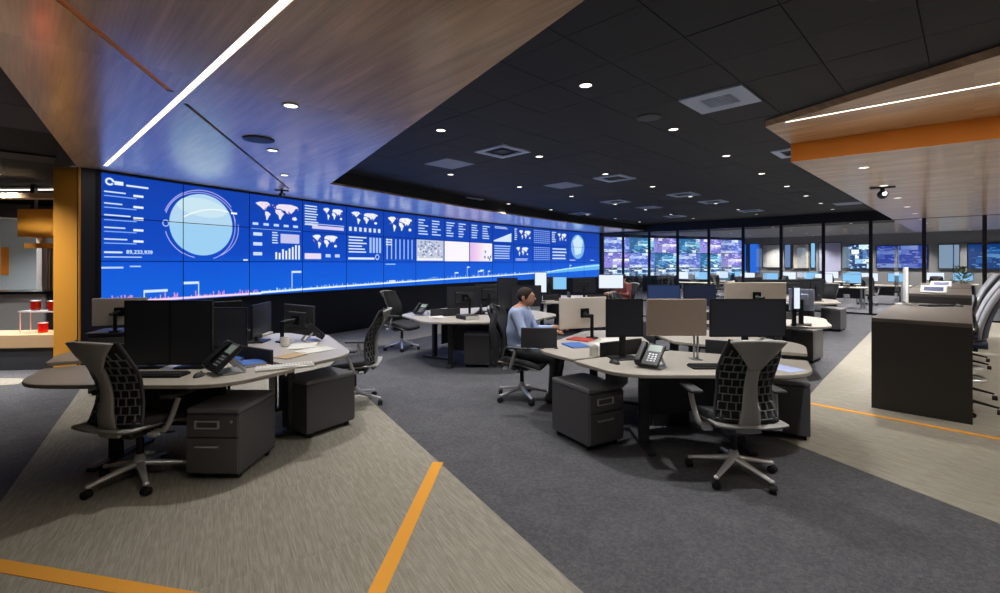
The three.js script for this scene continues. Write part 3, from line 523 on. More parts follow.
// monitor: screen faces local +z, origin on the surface it stands on
function makeMonitor(name, label, w, h, o = {}) {
  const t = thing(name, label, 'monitor', 0, 0, 0, 0, o.group), by = o.lift ?? 0.12, mid = by + h / 2;
  obj('housing', o.flat ? rb(w, h, 0.03, 0, mid, -0.004, 0.008) : [rb(w, h, 0.022, 0, mid, 0, 0.006), rb(w * 0.55, h * 0.55, 0.03, 0, mid, -0.022, 0.014)], o.back ?? M.housing, t);
  obj('bezel', [bx(w - 0.002, 0.01, 0.004, 0, by + h - 0.006, 0.0115), bx(w - 0.002, 0.014, 0.004, 0, by + 0.008, 0.0115), bx(0.01, h - 0.02, 0.004, w / 2 - 0.006, mid, 0.0115), bx(0.01, h - 0.02, 0.004, 0.006 - w / 2, mid, 0.0115)], M.housing, t);
  obj('screen', bx(w - 0.02, h - 0.024, 0.003, 0, mid + 0.002, 0.011), o.screen ?? M.screenOff, t);
  if (o.post) for (const q of [-0.36, -0.3]) obj('stand_post', [cy(0.009, 0.009, by + 0.02, q * w, by / 2 + 0.01, 0, 10), rb(0.05, 0.01, 0.12, q * w, 0.005, 0, 0.003)], M.alu, t);
  else if (o.arm) obj('monitor_arm', [rb(0.11, 0.11, 0.02, 0, mid, -0.045, 0.008), limb([0, mid, -0.05], [0.06, mid - 0.02, -0.14], 0.022, 0.022), limb([0.06, mid - 0.02, -0.14], [0, mid - 0.02, -0.2], 0.022, 0.022), cy(0.02, 0.02, mid, 0, mid / 2, -0.2), rb(0.1, 0.016, 0.1, 0, 0.008, -0.2, 0.004)], o.armMat ?? M.blackMetal, t);
  else { obj('stand_neck', rb(0.06, mid, 0.02, 0, mid / 2 + 0.008, -0.045, 0.006), o.armMat ?? M.housing, t); obj('stand_foot', rb(0.24, 0.014, 0.18, 0, 0.007, -0.03, 0.006), o.armMat ?? M.housing, t); }
  return t;
}
const put = (t, X, y, Z, turn) => { t.position.set(X, y, -Z); t.rotation.y = turn; return t; };
function makeKeyboard(name, label, caps, base) {
  const t = thing(name, label, 'keyboard');
  obj('keyboard_base', rb(0.44, 0.018, 0.14, 0, 0.009, 0, 0.006), base, t);
  const k = []; for (let r = 0; r < 5; r++) for (let c = 0; c < 18; c++) k.push(bx(0.019, 0.008, 0.019, -0.2 + c * 0.0235, 0.021, -0.05 + r * 0.024));
  obj('keys', k, caps, t).userData.kind = 'stuff';
  return t;
}
function makeMouse(label, mat) { const t = thing('computer_mouse', label, 'mouse'); obj('shell', new THREE.SphereGeometry(1, 18, 10, 0, Math.PI * 2, 0, Math.PI / 2).scale(0.032, 0.034, 0.055), mat, t); obj('wheel', cy(0.008, 0.008, 0.006, 0, 0, 0, 10).rotateZ(Math.PI / 2).translate(0, 0.03, -0.025), M.rubber, t); return t; }
// desk telephone, front towards local +z
function makePhone(label) {
  const t = thing('desk_phone', label, 'phone');
  const tilt = (g) => g.rotateX(0.75).translate(0, 0.1, 0);
  obj('phone_body', tilt(rb(0.2, 0.03, 0.22, 0, 0, 0, 0.01)), M.phone, t);
  obj('phone_stand', [limb([-0.08, 0.1, -0.02], [-0.08, 0.01, -0.1], 0.012, 0.012, 6), limb([0.08, 0.1, -0.02], [0.08, 0.01, -0.1], 0.012, 0.012, 6), rb(0.2, 0.012, 0.14, 0, 0.006, -0.03, 0.004)], M.phoneSilver, t);
  const hs = obj('handset', tilt(rb(0.05, 0.03, 0.21, -0.072, 0.035, 0, 0.014, 3)), M.phone, t);
  obj('earpiece', [tilt(rb(0.055, 0.025, 0.05, -0.072, 0.022, 0.085, 0.012)), tilt(rb(0.055, 0.025, 0.05, -0.072, 0.022, -0.085, 0.012))], M.phone, hs);
  obj('display', tilt(bx(0.11, 0.004, 0.065, 0.03, 0.0165, -0.06)), std(0x8fa09a, 0.3), t);
  const b = []; for (let r = 0; r < 4; r++) for (let c = 0; c < 3; c++) b.push(tilt(rb(0.018, 0.006, 0.012, 0.005 + c * 0.027, 0.017, 0.0 + r * 0.022, 0.002, 1)));
  obj('keypad', b, M.phoneSilver, t);
  return t;
}
function makePapers(label, mat, n = 4, w = 0.21, d = 0.297) { const t = thing('paper_sheets', label, 'papers'); for (let i = 0; i < n; i++) { const g = bx(w, 0.0016, d); g.rotateY(rr(-0.25, 0.25)); obj('sheet', g.translate(rr(-0.02, 0.02), 0.001 + i * 0.0018, rr(-0.02, 0.02)), mat, t); } return t; }
function makeBook(label, mat, w = 0.17, h = 0.025, d = 0.24) { const t = thing('book', label, 'book'); obj('cover', [bx(w, 0.003, d, 0, 0.0015, 0), bx(w, 0.003, d, 0, h - 0.0015, 0), bx(0.003, h, d, -w / 2, h / 2, 0)], mat, t); obj('pages', bx(w - 0.008, h - 0.006, d - 0.008, 0.001, h / 2, 0), M.paper, t); return t; }
function makeMug(label, mat) { const t = thing('mug', label, 'mug'); obj('cup', new THREE.LatheGeometry([[0, 0.004], [0.034, 0.002], [0.04, 0.01], [0.04, 0.095], [0.036, 0.095], [0.036, 0.012], [0, 0.01]].map(([a, b]) => new THREE.Vector2(a, b)), 20), mat, t); obj('handle', new THREE.TorusGeometry(0.026, 0.006, 8, 16, Math.PI).rotateZ(-Math.PI / 2).translate(0.04, 0.05, 0), mat, t); return t; }

// ---------------------------------------------------------------- pods
const P1 = [-2.7, 4.44], P2 = [1.68, 4.74], P3 = [-0.35, 7.95], P4 = [3.75, 7.45], P5 = [1.75, 11.3], P6 = [6.6, 11.2];
makePod('three sided desk pod with beige worktops in front of the globe display', ...P1, [0.74, 0.76, 0.78]);
makePod('three sided desk pod where the man in the light blue shirt sits', ...P2, [0.74, 0.8, 0.75]);
makePod('three sided desk pod close to the video wall below the white display panels', ...P3, [0.74, 0.74, 0.74]);
makePod('three sided desk pod just behind the pod of the man in blue, towards the glass', ...P4, [0.74, 0.74, 0.74]);
makePod('three sided desk pod with lit white monitors near the end of the video wall', ...P5, [0.74, 0.74, 0.74]);
makePod('three sided desk pod nearest the glass wall', ...P6, [0.74, 0.74, 0.74]);

// chairs
const chairA = put(makeChair('office_chair', 'black ribbed office chair with chrome base before the portrait monitors', 0.61), -2.65, 0, 3.46, face(0.2, 0.98));
const chairB = put(makeChair('office_chair', 'black ribbed office chair with chrome base facing the blank monitors of the man\'s pod', -0.14), 1.76, 0, 3.54, face(0.02, 1));
dup(chairA, -1.66, 0, 5.36, face(-0.95, -0.1), 'black office chair beside the pod before the globe display, its back to the dark aisle');
dup(chairA, -1.82, 0, 8.72, face(0.9, -0.42), 'black office chair at the pod closest to the video wall');
dup(chairA, 0.26, 0, 5.56, face(0.94, -0.34), 'black office chair under the man in the light blue shirt');
dup(chairA, 2.35, 0, 8.28, face(0.866, -0.5), 'black office chair on the far side of the pod behind the man\'s pod');
dup(chairA, 3.2, 0, 12.1, face(-0.866, -0.5), 'black office chair of the person at the far lit monitors');
dup(chairA, 8.2, 0, 11.9, face(-0.86, -0.4), 'black office chair at the pod nearest the glass wall');

// drawer pedestals
const pedA = put(makePedestal('dark grey drawer pedestal with steel handles beside the portrait monitors'), -2.1, 0, 3.71, face(-0.03, -1));
dup(pedA, -1.756, 0, 4.555, face(0.56, 0.83), 'dark pedestal with plain back under the corner of the pod before the globe');
dup(pedA, 0.786, 0, 4.275, face(0.5, -0.866), 'dark grey drawer pedestal with dark cushion beside the man\'s pod, drawers showing');
dup(pedA, 2.70, 0, 4.50, face(0.43, 0.9), 'plain dark pedestal at the corner of the man\'s pod by the light carpet');
dup(pedA, -0.33, 0, 7.42, face(0.1, 1), 'dark pedestal in front of the pod closest to the video wall');
dup(pedA, 5.02, 0, 7.75, face(0.75, 0.65), 'dark pedestal beside the pod behind the man\'s pod, near the light carpet');
dup(pedA, 7.95, 0, 11.75 - 0.55, face(0.75, 0.65), 'dark pedestal beside the pod nearest the glass wall');

// ---------------------------------------------------------------- monitors
const blank = (l, w, h, X, Z, fx, fz, y = 0.74, o = {}) => put(makeMonitor('monitor', l, w, h, o), X, y, Z, faceBack(fx, fz));
blank('blank black portrait monitor on the side of the orange column', 0.35, 0.53, -2.89, 3.86, 0.1, -1, 0.74, { lift: 0.025 });
blank('black portrait monitor with a blank screen beside the desk phone before the globe display', 0.35, 0.53, -2.53, 3.86, -0.02, -1, 0.74, { lift: 0.025 });
blank('black wide monitor with a blank screen half behind the portrait monitors', 0.6, 0.37, -2.68, 4.42, 0.05, -1, 0.78, { lift: 0.03 });
blank('dark backed wide monitor facing away on the pod before the globe display', 0.54, 0.32, -2.2, 5.15, 0.55, 0.83, 0.76, { back: M.backDark, arm: true, lift: 0.06 });
blank('dark monitor seen edge on beside the dark backed monitor', 0.5, 0.33, -2.55, 5.02, 0.98, 0.1, 0.76, { lift: 0.08 });
blank('small dark monitor on the far side of the pod before the globe display', 0.46, 0.3, -3.05, 5.1, -0.7, 0.7, 0.78, { lift: 0.1, arm: true });
blank('silver backed wide monitor on a black arm in front of the man in blue', 0.62, 0.36, 0.97, 5.5, -0.35, 0.94, 0.75, { back: M.backSilver, flat: true, arm: true, lift: 0.09 });
blank('dark squarish monitor with a blank screen beside the telephone of the man\'s pod', 0.34, 0.34, 1.11, 4.2, 0.1, -1, 0.74, { lift: 0.2 });
blank('taupe backed monitor on silver posts between two dark monitors of the man\'s pod', 0.53, 0.33, 1.575, 4.2, 0, 1, 0.74, { back: M.backTaupe, flat: true, lift: 0.21, post: true });
blank('extra wide black monitor with a blank screen before the ribbed chair of the man\'s pod', 0.68, 0.34, 2.21, 4.2, 0, -1, 0.74, { lift: 0.2 });
blank('blue lit monitor standing behind the taupe backed monitor', 0.46, 0.3, 2.28, 6.55, 0, -1, 0.74, { lift: 0.26, screen: glow(0x5577c0, 0.2) });
blank('dim monitor standing between the blue lit one and the pale backed one', 0.46, 0.3, 2.78, 6.55, 0.05, -1, 0.74, { lift: 0.26, screen: glow(0x55618c, 0.13) });
blank('pale silver backed wide monitor on a black arm behind the extra wide black monitor', 0.82, 0.36, 3.42, 6.3, 0, 1, 0.74, { back: M.backSilver, flat: true, arm: true, lift: 0.24 });
blank('narrow glowing white monitor turned aside at the edge of the pale backed monitor', 0.1, 0.3, 3.94, 6.25, 0.05, -1, 0.74, { lift: 0.24, screen: M.plasmaWhite });
blank('grey backed monitor next to the narrow glowing white one', 0.3, 0.3, 4.2, 6.55, 0.6, 0.8, 0.74, { back: M.fixtureFlat, lift: 0.2 });
blank('grey brown backed wide monitor at the pod closest to the video wall', 0.62, 0.36, -0.6, 7.9, -0.5, 0.86, 0.74, { back: M.backDark, arm: true, lift: 0.1 });
blank('second grey brown backed monitor of the pod closest to the video wall', 0.5, 0.34, -0.2, 8.35, -0.3, 0.95, 0.74, { back: M.backDark, lift: 0.14 });
blank('tall black monitor behind the head of the man in blue', 0.34, 0.52, 0.12, 7.7, 0.2, -1, 0.74, { lift: 0.1 });
blank('black monitor with blank screen on the pod closest to the video wall', 0.5, 0.34, 0.42, 7.6, 0.1, -1, 0.74, { lift: 0.16 });
// lit monitors further back
blank('bright white portrait monitor behind the man in blue', 0.27, 0.46, 0.9, 10.4, -0.1, -1, 0.74, { lift: 0.2, screen: M.plasmaWhite });
blank('cyan lit monitor next to the bright white portrait monitor', 0.32, 0.3, 1.36, 10.7, 0, -1, 0.74, { lift: 0.25, screen: M.plasmaCyan });
blank('bright white wide monitor in front of the person near the glass wall', 0.56, 0.32, 2.5, 10.6, 0, -1, 0.74, { lift: 0.28, screen: M.plasmaWhite });
blank('dark backed monitor between the lit monitors near the end of the video wall', 0.5, 0.32, 1.9, 10.6, 0.2, 1, 0.74, { lift: 0.2, back: M.backDark });
blank('dark backed monitor at the far pod behind the cyan lit one', 0.5, 0.32, 1.2, 11.6, -0.6, 0.8, 0.74, { lift: 0.2, back: M.backDark });
for (const [x, z, fx, fz, w, l] of [[5.9, 10.4, 0.1, 1, 0.56, 'dark backed monitor on the pod nearest the glass wall, by the white signage'], [6.5, 10.45, 0, 1, 0.56, 'dark backed monitor in the middle of the pod nearest the glass wall'], [7.1, 10.6, -0.2, 1, 0.5, 'dark backed monitor on the pod nearest the glass wall, beside the pedestal'], [6.3, 11.7, 0.2, -1, 0.5, 'blank monitor at the back of the pod nearest the glass wall']]) blank(l, w, 0.34, x, z, fx, fz, 0.74, { back: M.backDark, lift: 0.16 });

// dark cabinet with a pale backed monitor near the column
{ const t = thing('credenza', 'low dark cabinet near the orange column with a monitor on top', 'cabinet', -4.62, 0, 5.95, face(0.3, -1)); obj('body', rb(0.8, 0.7, 0.42, 0, 0.38, 0, 0.008), M.deskDark, t); obj('plinth', bx(0.74, 0.05, 0.36, 0, 0.025, 0), M.black, t); for (const s of [-1, 1]) obj('door', rb(0.385, 0.64, 0.02, s * 0.197, 0.38, -0.214, 0.004), M.pedestal, t); obj('top', rb(0.84, 0.03, 0.46, 0, 0.745, 0, 0.006), M.deskDark, t); }
blank('pale grey backed monitor on the low dark cabinet by the orange column', 0.56, 0.34, -4.78, 5.92, -0.4, 0.9, 0.76, { back: M.backSilver, flat: true, arm: true, lift: 0.06 });

// ---------------------------------------------------------------- things on the worktops
put(makeKeyboard('keyboard', 'black keyboard below the portrait monitors', M.key, M.housing), -2.62, 0.74, 3.58, 0.03);
put(makeMouse('black mouse beside the black keyboard below the portrait monitors', M.key), -2.28, 0.74, 3.56, 0);
put(makePhone('black desk telephone on silver legs beside the portrait monitors'), -2.16, 0.74, 3.68, -0.75).scale.setScalar(1.2);
put(makeBook('blue bound book next to the desk telephone before the globe display', M.blueBook), -2.1, 0.74, 3.98, 0.7);
put(makeBook('second blue book lying behind the first by the desk telephone', M.blueBook, 0.2, 0.02, 0.27), -2.38, 0.74, 4.2, 0.2);
put(makeBook('tan book on the worktop in front of the low divider', M.tanBook, 0.17, 0.03, 0.24), -1.88, 0.74, 4.22, -0.4);
put(makeKeyboard('keyboard', 'white keyboard at the worktop corner before the globe display', M.whitePlastic, M.whitePlastic), -1.76, 0.74, 3.85, 0.5);
put(makePhone('black desk telephone at the far end of the pod before the globe display'), -2.02, 0.76, 5.08, 2.2);
put(makePapers('loose white papers spread over the worktop beside the dark backed monitor', M.paper, 6), -1.98, 0.76, 4.72, 0.4);
put(makePapers('more loose white papers nearer the corner of the same worktop', M.paper, 4), -1.78, 0.76, 4.52, -0.5);
put(makeMug('white mug among the papers beside the dark backed monitor', M.mug), -2.16, 0.76, 4.72, 0.5);
put(makePhone('black desk telephone with silver keypad on the man\'s pod beside the squarish monitor'), 1.24, 0.74, 3.88, -0.75);
put(makeKeyboard('keyboard', 'black keyboard under the taupe backed monitor of the man\'s pod', M.key, M.housing), 1.78, 0.74, 3.86, 0);
put(makeMouse('black mouse by the low dark divider on the man\'s pod', M.key), 0.98, 0.74, 4.02, 0.6);
put(makeMug('white mug on the man\'s pod near the open papers', M.mug), 0.86, 0.74, 4.3, 0.3);
put(makePapers('white papers spread in front of the man in blue', M.paper, 7), 1.1, 0.75, 4.82, 0.5);
put(makePapers('white papers near the corner of the man\'s pod', M.paper, 3), 1.22, 0.75, 5.15, -0.3);
put(makeBook('red magazine on the worktop in front of the man in blue', M.redBook, 0.2, 0.012, 0.27), 0.9, 0.75, 5.2, 0.9);
put(makeBook('blue folder on the worktop in front of the man in blue', M.blueBook, 0.2, 0.014, 0.27), 0.78, 0.75, 4.82, 0.3);
put(makePhone('black desk telephone on the raised worktop of the man\'s pod by the light carpet'), 2.72, 0.8, 4.72, 0.9);
put(makePapers('blue tinged paper sheet beside the ribbed chair of the man\'s pod', std(0xb9c6f0, 0.8), 1), 2.32, 0.74, 3.85, 0.2);
put(makePhone('black desk telephone at the pod closest to the video wall'), -1.3, 0.74, 7.75, -0.6);
put(makePapers('white papers at the pod closest to the video wall', M.paper, 6), -1.0, 0.74, 7.45, 0.3);
put(makeBook('black binder on the pod closest to the video wall', M.key, 0.24, 0.06, 0.3), -0.5, 0.74, 7.25, 0.6);
put(makePapers('white papers on the pod behind the man\'s pod', M.paper, 5), 4.45, 0.74, 7.0, 0.3);
put(makeMug('white mug on the pod behind the man\'s pod', M.mug), 4.3, 0.74, 6.75, 0.3);
put(makePapers('white papers by the bright wide monitor', M.paper, 4), 2.45, 0.74, 10.35 + 0.1, 0.1);
{ const t = thing('desk_divider', 'low dark panel standing on the worktop tip in front of the man in blue', 'divider', 0.58, 0.75, 4.7, faceBack(-0.08, -1)); obj('panel', rb(0.36, 0.2, 0.03, -0.19, 0.1, 0, 0.008), M.divider, t); obj('foot', [bx(0.04, 0.006, 0.1, -0.02, 0.003, 0), bx(0.04, 0.006, 0.1, -0.16, 0.003, 0)], M.blackMetal, t); }

// ---------------------------------------------------------------- people
function capsule(p, a, b, ra, rb2) {
  const bx0 = b[0] - a[0], by0 = b[1] - a[1], bz0 = b[2] - a[2], px = p[0] - a[0], py = p[1] - a[1], pz = p[2] - a[2];
  const h = Math.max(0, Math.min(1, (px * bx0 + py * by0 + pz * bz0) / (bx0 * bx0 + by0 * by0 + bz0 * bz0 + 1e-9)));
  return Math.hypot(px - bx0 * h, py - by0 * h, pz - bz0 * h) - (ra + (rb2 - ra) * h);
}
function field(bones, k) { return (p) => { let d = 1e3; for (const [a, b, ra, rb2] of bones) { const q = capsule(p, a, b, ra, rb2); const h = Math.max(0, Math.min(1, 0.5 + 0.5 * (q - d) / k)); d = d * h + q * (1 - h) - k * h * (1 - h); } return d; }; }
function meshField(f, c, half, n, paint) {
  const mc = new MarchingCubes(n, new THREE.MeshStandardMaterial(), false, false, 160000), hs = n / 2;
  mc.isolation = 0;
  for (let z = 0; z < n; z++) for (let y = 0; y < n; y++) for (let x = 0; x < n; x++) mc.field[x + y * n + z * n * n] = -f([c[0] + (x - hs) / hs * half, c[1] + (y - hs) / hs * half, c[2] + (z - hs) / hs * half]);
  mc.update();
  const cnt = mc.count, pos = new Float32Array(cnt * 3), nor = new Float32Array(cnt * 3), col = new Float32Array(cnt * 3);
  for (let i = 0; i < cnt; i++) {
    const p = [0, 1, 2].map((q) => c[q] + mc.positionArray[i * 3 + q] * half), e = 0.004;
    let nn = V(f([p[0] + e, p[1], p[2]]) - f([p[0] - e, p[1], p[2]]), f([p[0], p[1] + e, p[2]]) - f([p[0], p[1] - e, p[2]]), f([p[0], p[1], p[2] + e]) - f([p[0], p[1], p[2] - e])).normalize();
    pos.set(p, i * 3); nor.set([nn.x, nn.y, nn.z], i * 3); col.set(paint(p), i * 3);
  }
  const g = new THREE.BufferGeometry();
  g.setAttribute('position', new THREE.BufferAttribute(pos, 3)); g.setAttribute('normal', new THREE.BufferAttribute(nor, 3)); g.setAttribute('color', new THREE.BufferAttribute(col, 3)); g.setAttribute('uv', new THREE.BufferAttribute(new Float32Array(cnt * 2), 2));
  return g;
}
const lin = (hex) => { const c = new THREE.Color(hex); return [c.r, c.g, c.b]; };
const skinMat = std(0xffffff, 0.65, 0, { vertexColors: true });
function makePerson(label, shirtHex, hairHex, fine) {
  const t = thing('person', label, 'person');
  const shirt = lin(shirtHex), trouser = lin(0x23252b), skin = lin(0xb98a70), shoe = lin(0x111114);
  const body = [
    [[0, 0.57, 0.08], [0, 0.78, 0.1], 0.15, 0.135], [[0, 0.78, 0.1], [0, 0.97, 0.08], 0.135, 0.14], [[-0.12, 1.01, 0.07], [0.12, 1.01, 0.07], 0.085, 0.085], [[0, 1.02, 0.06], [0, 1.12, 0.035], 0.062, 0.055],
  ];
  for (const s of [-1, 1]) body.push(
    [[s * 0.17, 1.02, 0.07], [s * 0.235, 0.79, -0.04], 0.066, 0.05], [[s * 0.235, 0.79, -0.04], [s * 0.16, 0.825, -0.3], 0.048, 0.034], [[s * 0.16, 0.825, -0.3], [s * 0.155, 0.828, -0.34], 0.03, 0.032],
    [[s * 0.1, 0.55, 0.04], [s * 0.13, 0.53, -0.38], 0.095, 0.068], [[s * 0.13, 0.53, -0.38], [s * 0.13, 0.12, -0.34], 0.062, 0.042], [[s * 0.13, 0.06, -0.3], [s * 0.14, 0.045, -0.5], 0.045, 0.035]);
  const paint = (p) => (p[1] < 0.1 ? shoe : p[1] < 0.62 && p[2] < 0.3 && !(p[1] > 0.58 && Math.abs(p[0]) < 0.16 && p[2] > -0.05) ? trouser : p[1] > 1.085 ? skin : p[2] < -0.285 && p[1] > 0.7 ? skin : shirt);
  const parts = [meshField(field(body, 0.035), [0, 0.6, -0.1], 0.68, fine ? 108 : 60, paint)];
  // hands: palm and five fingers resting on the worktop
  for (const s of [-1, 1]) {
    const b = [[[s * 0.155, 0.828, -0.33], [s * 0.15, 0.825, -0.395], 0.026, 0.028], [[s * 0.135, 0.825, -0.39], [s * 0.17, 0.825, -0.39], 0.017, 0.017]];
    [[-0.027, 0.062], [-0.009, 0.072], [0.01, 0.068], [0.028, 0.052]].forEach(([dx, L]) => { const x = s * (0.152 + dx); b.push([[x, 0.825, -0.4], [x, 0.832, -0.4 - L * 0.55], 0.0095, 0.0088], [[x, 0.832, -0.4 - L * 0.55], [x, 0.812, -0.4 - L], 0.0088, 0.0078]); });
    b.push([[s * 0.128, 0.822, -0.355], [s * 0.1, 0.818, -0.39], 0.012, 0.01], [[s * 0.1, 0.818, -0.39], [s * 0.095, 0.812, -0.42], 0.01, 0.0085]);
    parts.push(meshField(field(b, 0.008), [s * 0.148, 0.82, -0.4], 0.095, fine ? 56 : 28, () => skin));
  }
  // head
  const hc = [0, 1.2, -0.005], sp = (c, r, p) => { const x = (p[0] - c[0]) / r[0], y = (p[1] - c[1]) / r[1], z = (p[2] - c[2]) / r[2], k = Math.hypot(x, y, z); return (k - 1) * Math.min(...r); };
  const smin = (a, b, k) => { const h = Math.max(0, Math.min(1, 0.5 + 0.5 * (b - a) / k)); return b * (1 - h) + a * h - k * h * (1 - h); };
  const headF = (p) => {
    let d = sp([0, 1.215, 0.005], [0.075, 0.088, 0.094], p);
    d = smin(d, sp([0, 1.155, -0.035], [0.056, 0.06, 0.058], p), 0.03);          // jaw
    d = smin(d, capsule(p, [0, 1.12, 0.02], [0, 1.06, 0.045], 0.052, 0.058), 0.02);
    d = smin(d, capsule(p, [0, 1.21, -0.088], [0, 1.178, -0.108], 0.009, 0.014), 0.012);   // nose
    d = smin(d, capsule(p, [-0.03, 1.222, -0.082], [0.03, 1.222, -0.082], 0.012, 0.012), 0.02); // brow
    d = smin(d, capsule(p, [-0.02, 1.152, -0.086], [0.02, 1.152, -0.086], 0.008, 0.008), 0.01); // mouth
    for (const s of [-1, 1]) { d = smin(d, sp([s * 0.078, 1.19, 0.012], [0.012, 0.032, 0.02], p), 0.008); d = Math.max(d, -sp([s * 0.032, 1.203, -0.093], [0.016, 0.011, 0.014], p)); }
    return d;
  };
  const lip = lin(0x9a5f52);
  parts.push(meshField(headF, hc, 0.16, fine ? 84 : 40, (p) => (p[2] < -0.085 && Math.abs(p[1] - 1.152) < 0.007 && Math.abs(p[0]) < 0.024 ? lip : skin)));
  for (const s of [-1, 1]) { const e = clean(new THREE.SphereGeometry(0.012, 12, 8).translate(s * 0.032, 1.203, -0.081)); const c = new Float32Array(e.attributes.position.count * 3); for (let i = 0; i < c.length / 3; i++) c.set(e.attributes.position.getZ(i) < -0.0915 ? [0.03, 0.02, 0.02] : [0.75, 0.75, 0.75], i * 3); e.setAttribute('color', new THREE.BufferAttribute(c, 3)); parts.push(e); }
  obj('body', parts, skinMat, t);
  const hg = meshField((p) => { const a = sp([0, 1.222, 0.013], [0.083, 0.093, 0.1], p); return Math.max(a, -0.06 - p[2] + (1.235 - p[1]) * 0.55, 1.165 - p[1] - p[2] * 0.45); }, hc, 0.16, fine ? 72 : 36, () => lin(hairHex));
  obj('hair', hg, std(0xffffff, 0.85, 0, { vertexColors: true }), t);
  obj('collar', new THREE.TorusGeometry(0.064, 0.013, 8, 24).rotateX(Math.PI / 2 - 0.35).translate(0, 1.088, 0.035), std(shirtHex, 0.8), t);
  return t;
}
put(makePerson('seated man in a light blue shirt with short dark hair, working at a pod', 0xa6b8de, 0x2b211c, true), 0.31, 0, 5.55, face(0.94, -0.34));
put(makePerson('seated person in a reddish top at the far lit monitors', 0x8a4a44, 0x1d1715, false), 3.15, 0, 12.07, face(-0.866, -0.5));
// dark jacket over the man's chair
{
  const t = thing('jacket', 'dark jacket draped over the back of the man\'s chair', 'jacket', 0.26, 0, 5.56, face(0.94, -0.34));
  const drape = (s, q) => { const u = (s - 0.5) * 2, y = 1.05 - 0.62 * q, b = backSurf(0, Math.max(0, Math.min(1, (y - 0.47) / 0.6))); return [u * (0.2 + 0.06 * q) + 0.012 * Math.sin(q * 9 + s * 6), y - 0.03 * u * u, b[2] + 0.075 - 0.1 * u * u + 0.014 * Math.sin(s * 26) * q + 0.02 * q]; };
  obj('jacket_body', sheet(drape, 28, 18, 0.02), std(0x2f3036, 0.95), t);
  for (const s of [-1, 1]) obj('sleeve', tube([[s * 0.2, 1.0, 0.27], [s * 0.27, 0.85, 0.27], [s * 0.26, 0.65, 0.24], [s * 0.24, 0.47, 0.25]], 0.042, 18, 10), std(0x2c2d33, 0.95), t);
  obj('jacket_collar', tube([[-0.11, 1.05, 0.33], [0, 1.085, 0.385], [0.11, 1.05, 0.33]], 0.024, 14, 8), std(0x2c2d33, 0.95), t);
}

// ---------------------------------------------------------------- counter side
const cTurn = Math.PI / 4;    // local x runs along plan (1, 1), local z along plan (1, -1)
function counter(name, label, u0, u1, v0, v1, h) {
  const [x, z] = UV((u0 + u1) / 2, (v0 + v1) / 2), t = thing(name, label, 'counter', x, 0, z, cTurn), L = u1 - u0, D = v1 - v0;
  obj('end_panel', rb(0.04, h - 0.04, D, -L / 2 + 0.02, (h - 0.04) / 2, 0, 0.004), M.counter, t);
  obj('end_panel', rb(0.04, h - 0.04, D, L / 2 - 0.02, (h - 0.04) / 2, 0, 0.004), M.counter, t);
  obj('front_panel', rb(L - 0.08, h - 0.06, 0.03, 0, (h - 0.04) / 2, -D / 2 + 0.02, 0.004), M.counter, t);
  obj('counter_top', rb(L, 0.04, D, 0, h - 0.02, 0, 0.006), M.counterTop, t);
  return t;
}
const vL = (5.19 - 4.1) * S2, uF = (5.19 + 4.1) * S2;
counter('counter', 'dark standing height counter with a plain end panel beside the orange floor stripe', uF, uF + 2.85, vL - 0.79, vL, 1.0);
counter('counter', 'taller dark counter standing behind the plain end counter', uF + 2.9, uF + 5.3, vL - 0.79, vL, 1.14);
counter('counter', 'last dark counter of the row near the glass wall', uF + 5.5, uF + 8.0, vL - 0.79, vL, 1.14);
{ const [x, z] = UV(uF + 2.35, vL - 0.12); put(makeMonitor('monitor', 'slim pale monitor seen nearly edge on upon the standing counter', 0.3, 0.5, { back: M.whitePlastic, flat: true, lift: 0.04, armMat: M.alu, screen: M.plasmaCyan }), x, 1.0, z, faceBack(0.83, -0.56)); }
{ const [x, z] = UV(uF + 2.35, vL - 0.45); put(makeKeyboard('keyboard', 'dark keyboard on the standing counter', M.key, M.housing), x, 1.0, z, 0.1); }
{ const [x, z] = UV(uF + 2.45, vL - 0.66); put(makeMouse('dark mouse on the standing counter', M.key), x, 1.0, z, 0.2); }
for (const [u, l] of [[uF + 3.15, 'desk console with a pale frame and small screen on the taller counter'], [uF + 5.75, 'desk console with a pale frame on the last counter of the row']]) {
  const [x, z] = UV(u, vL - 0.38), t = thing('desk_console', l, 'console', x, 1.14, z, faceBack(-0.75, -0.66));
  obj('case', rb(0.3, 0.024, 0.13, 0, 0, 0, 0.01).rotateX(0.9).translate(0, 0.06, 0), M.whitePlastic, t);
  obj('screen', bx(0.22, 0.004, 0.075, 0, 0.0125, 0).rotateX(0.9).translate(0, 0.06, 0), glow(0x6f86c4, 0.4), t);
  obj('stand', rb(0.26, 0.02, 0.1, 0, 0.01, -0.03, 0.006), M.alu, t);
}
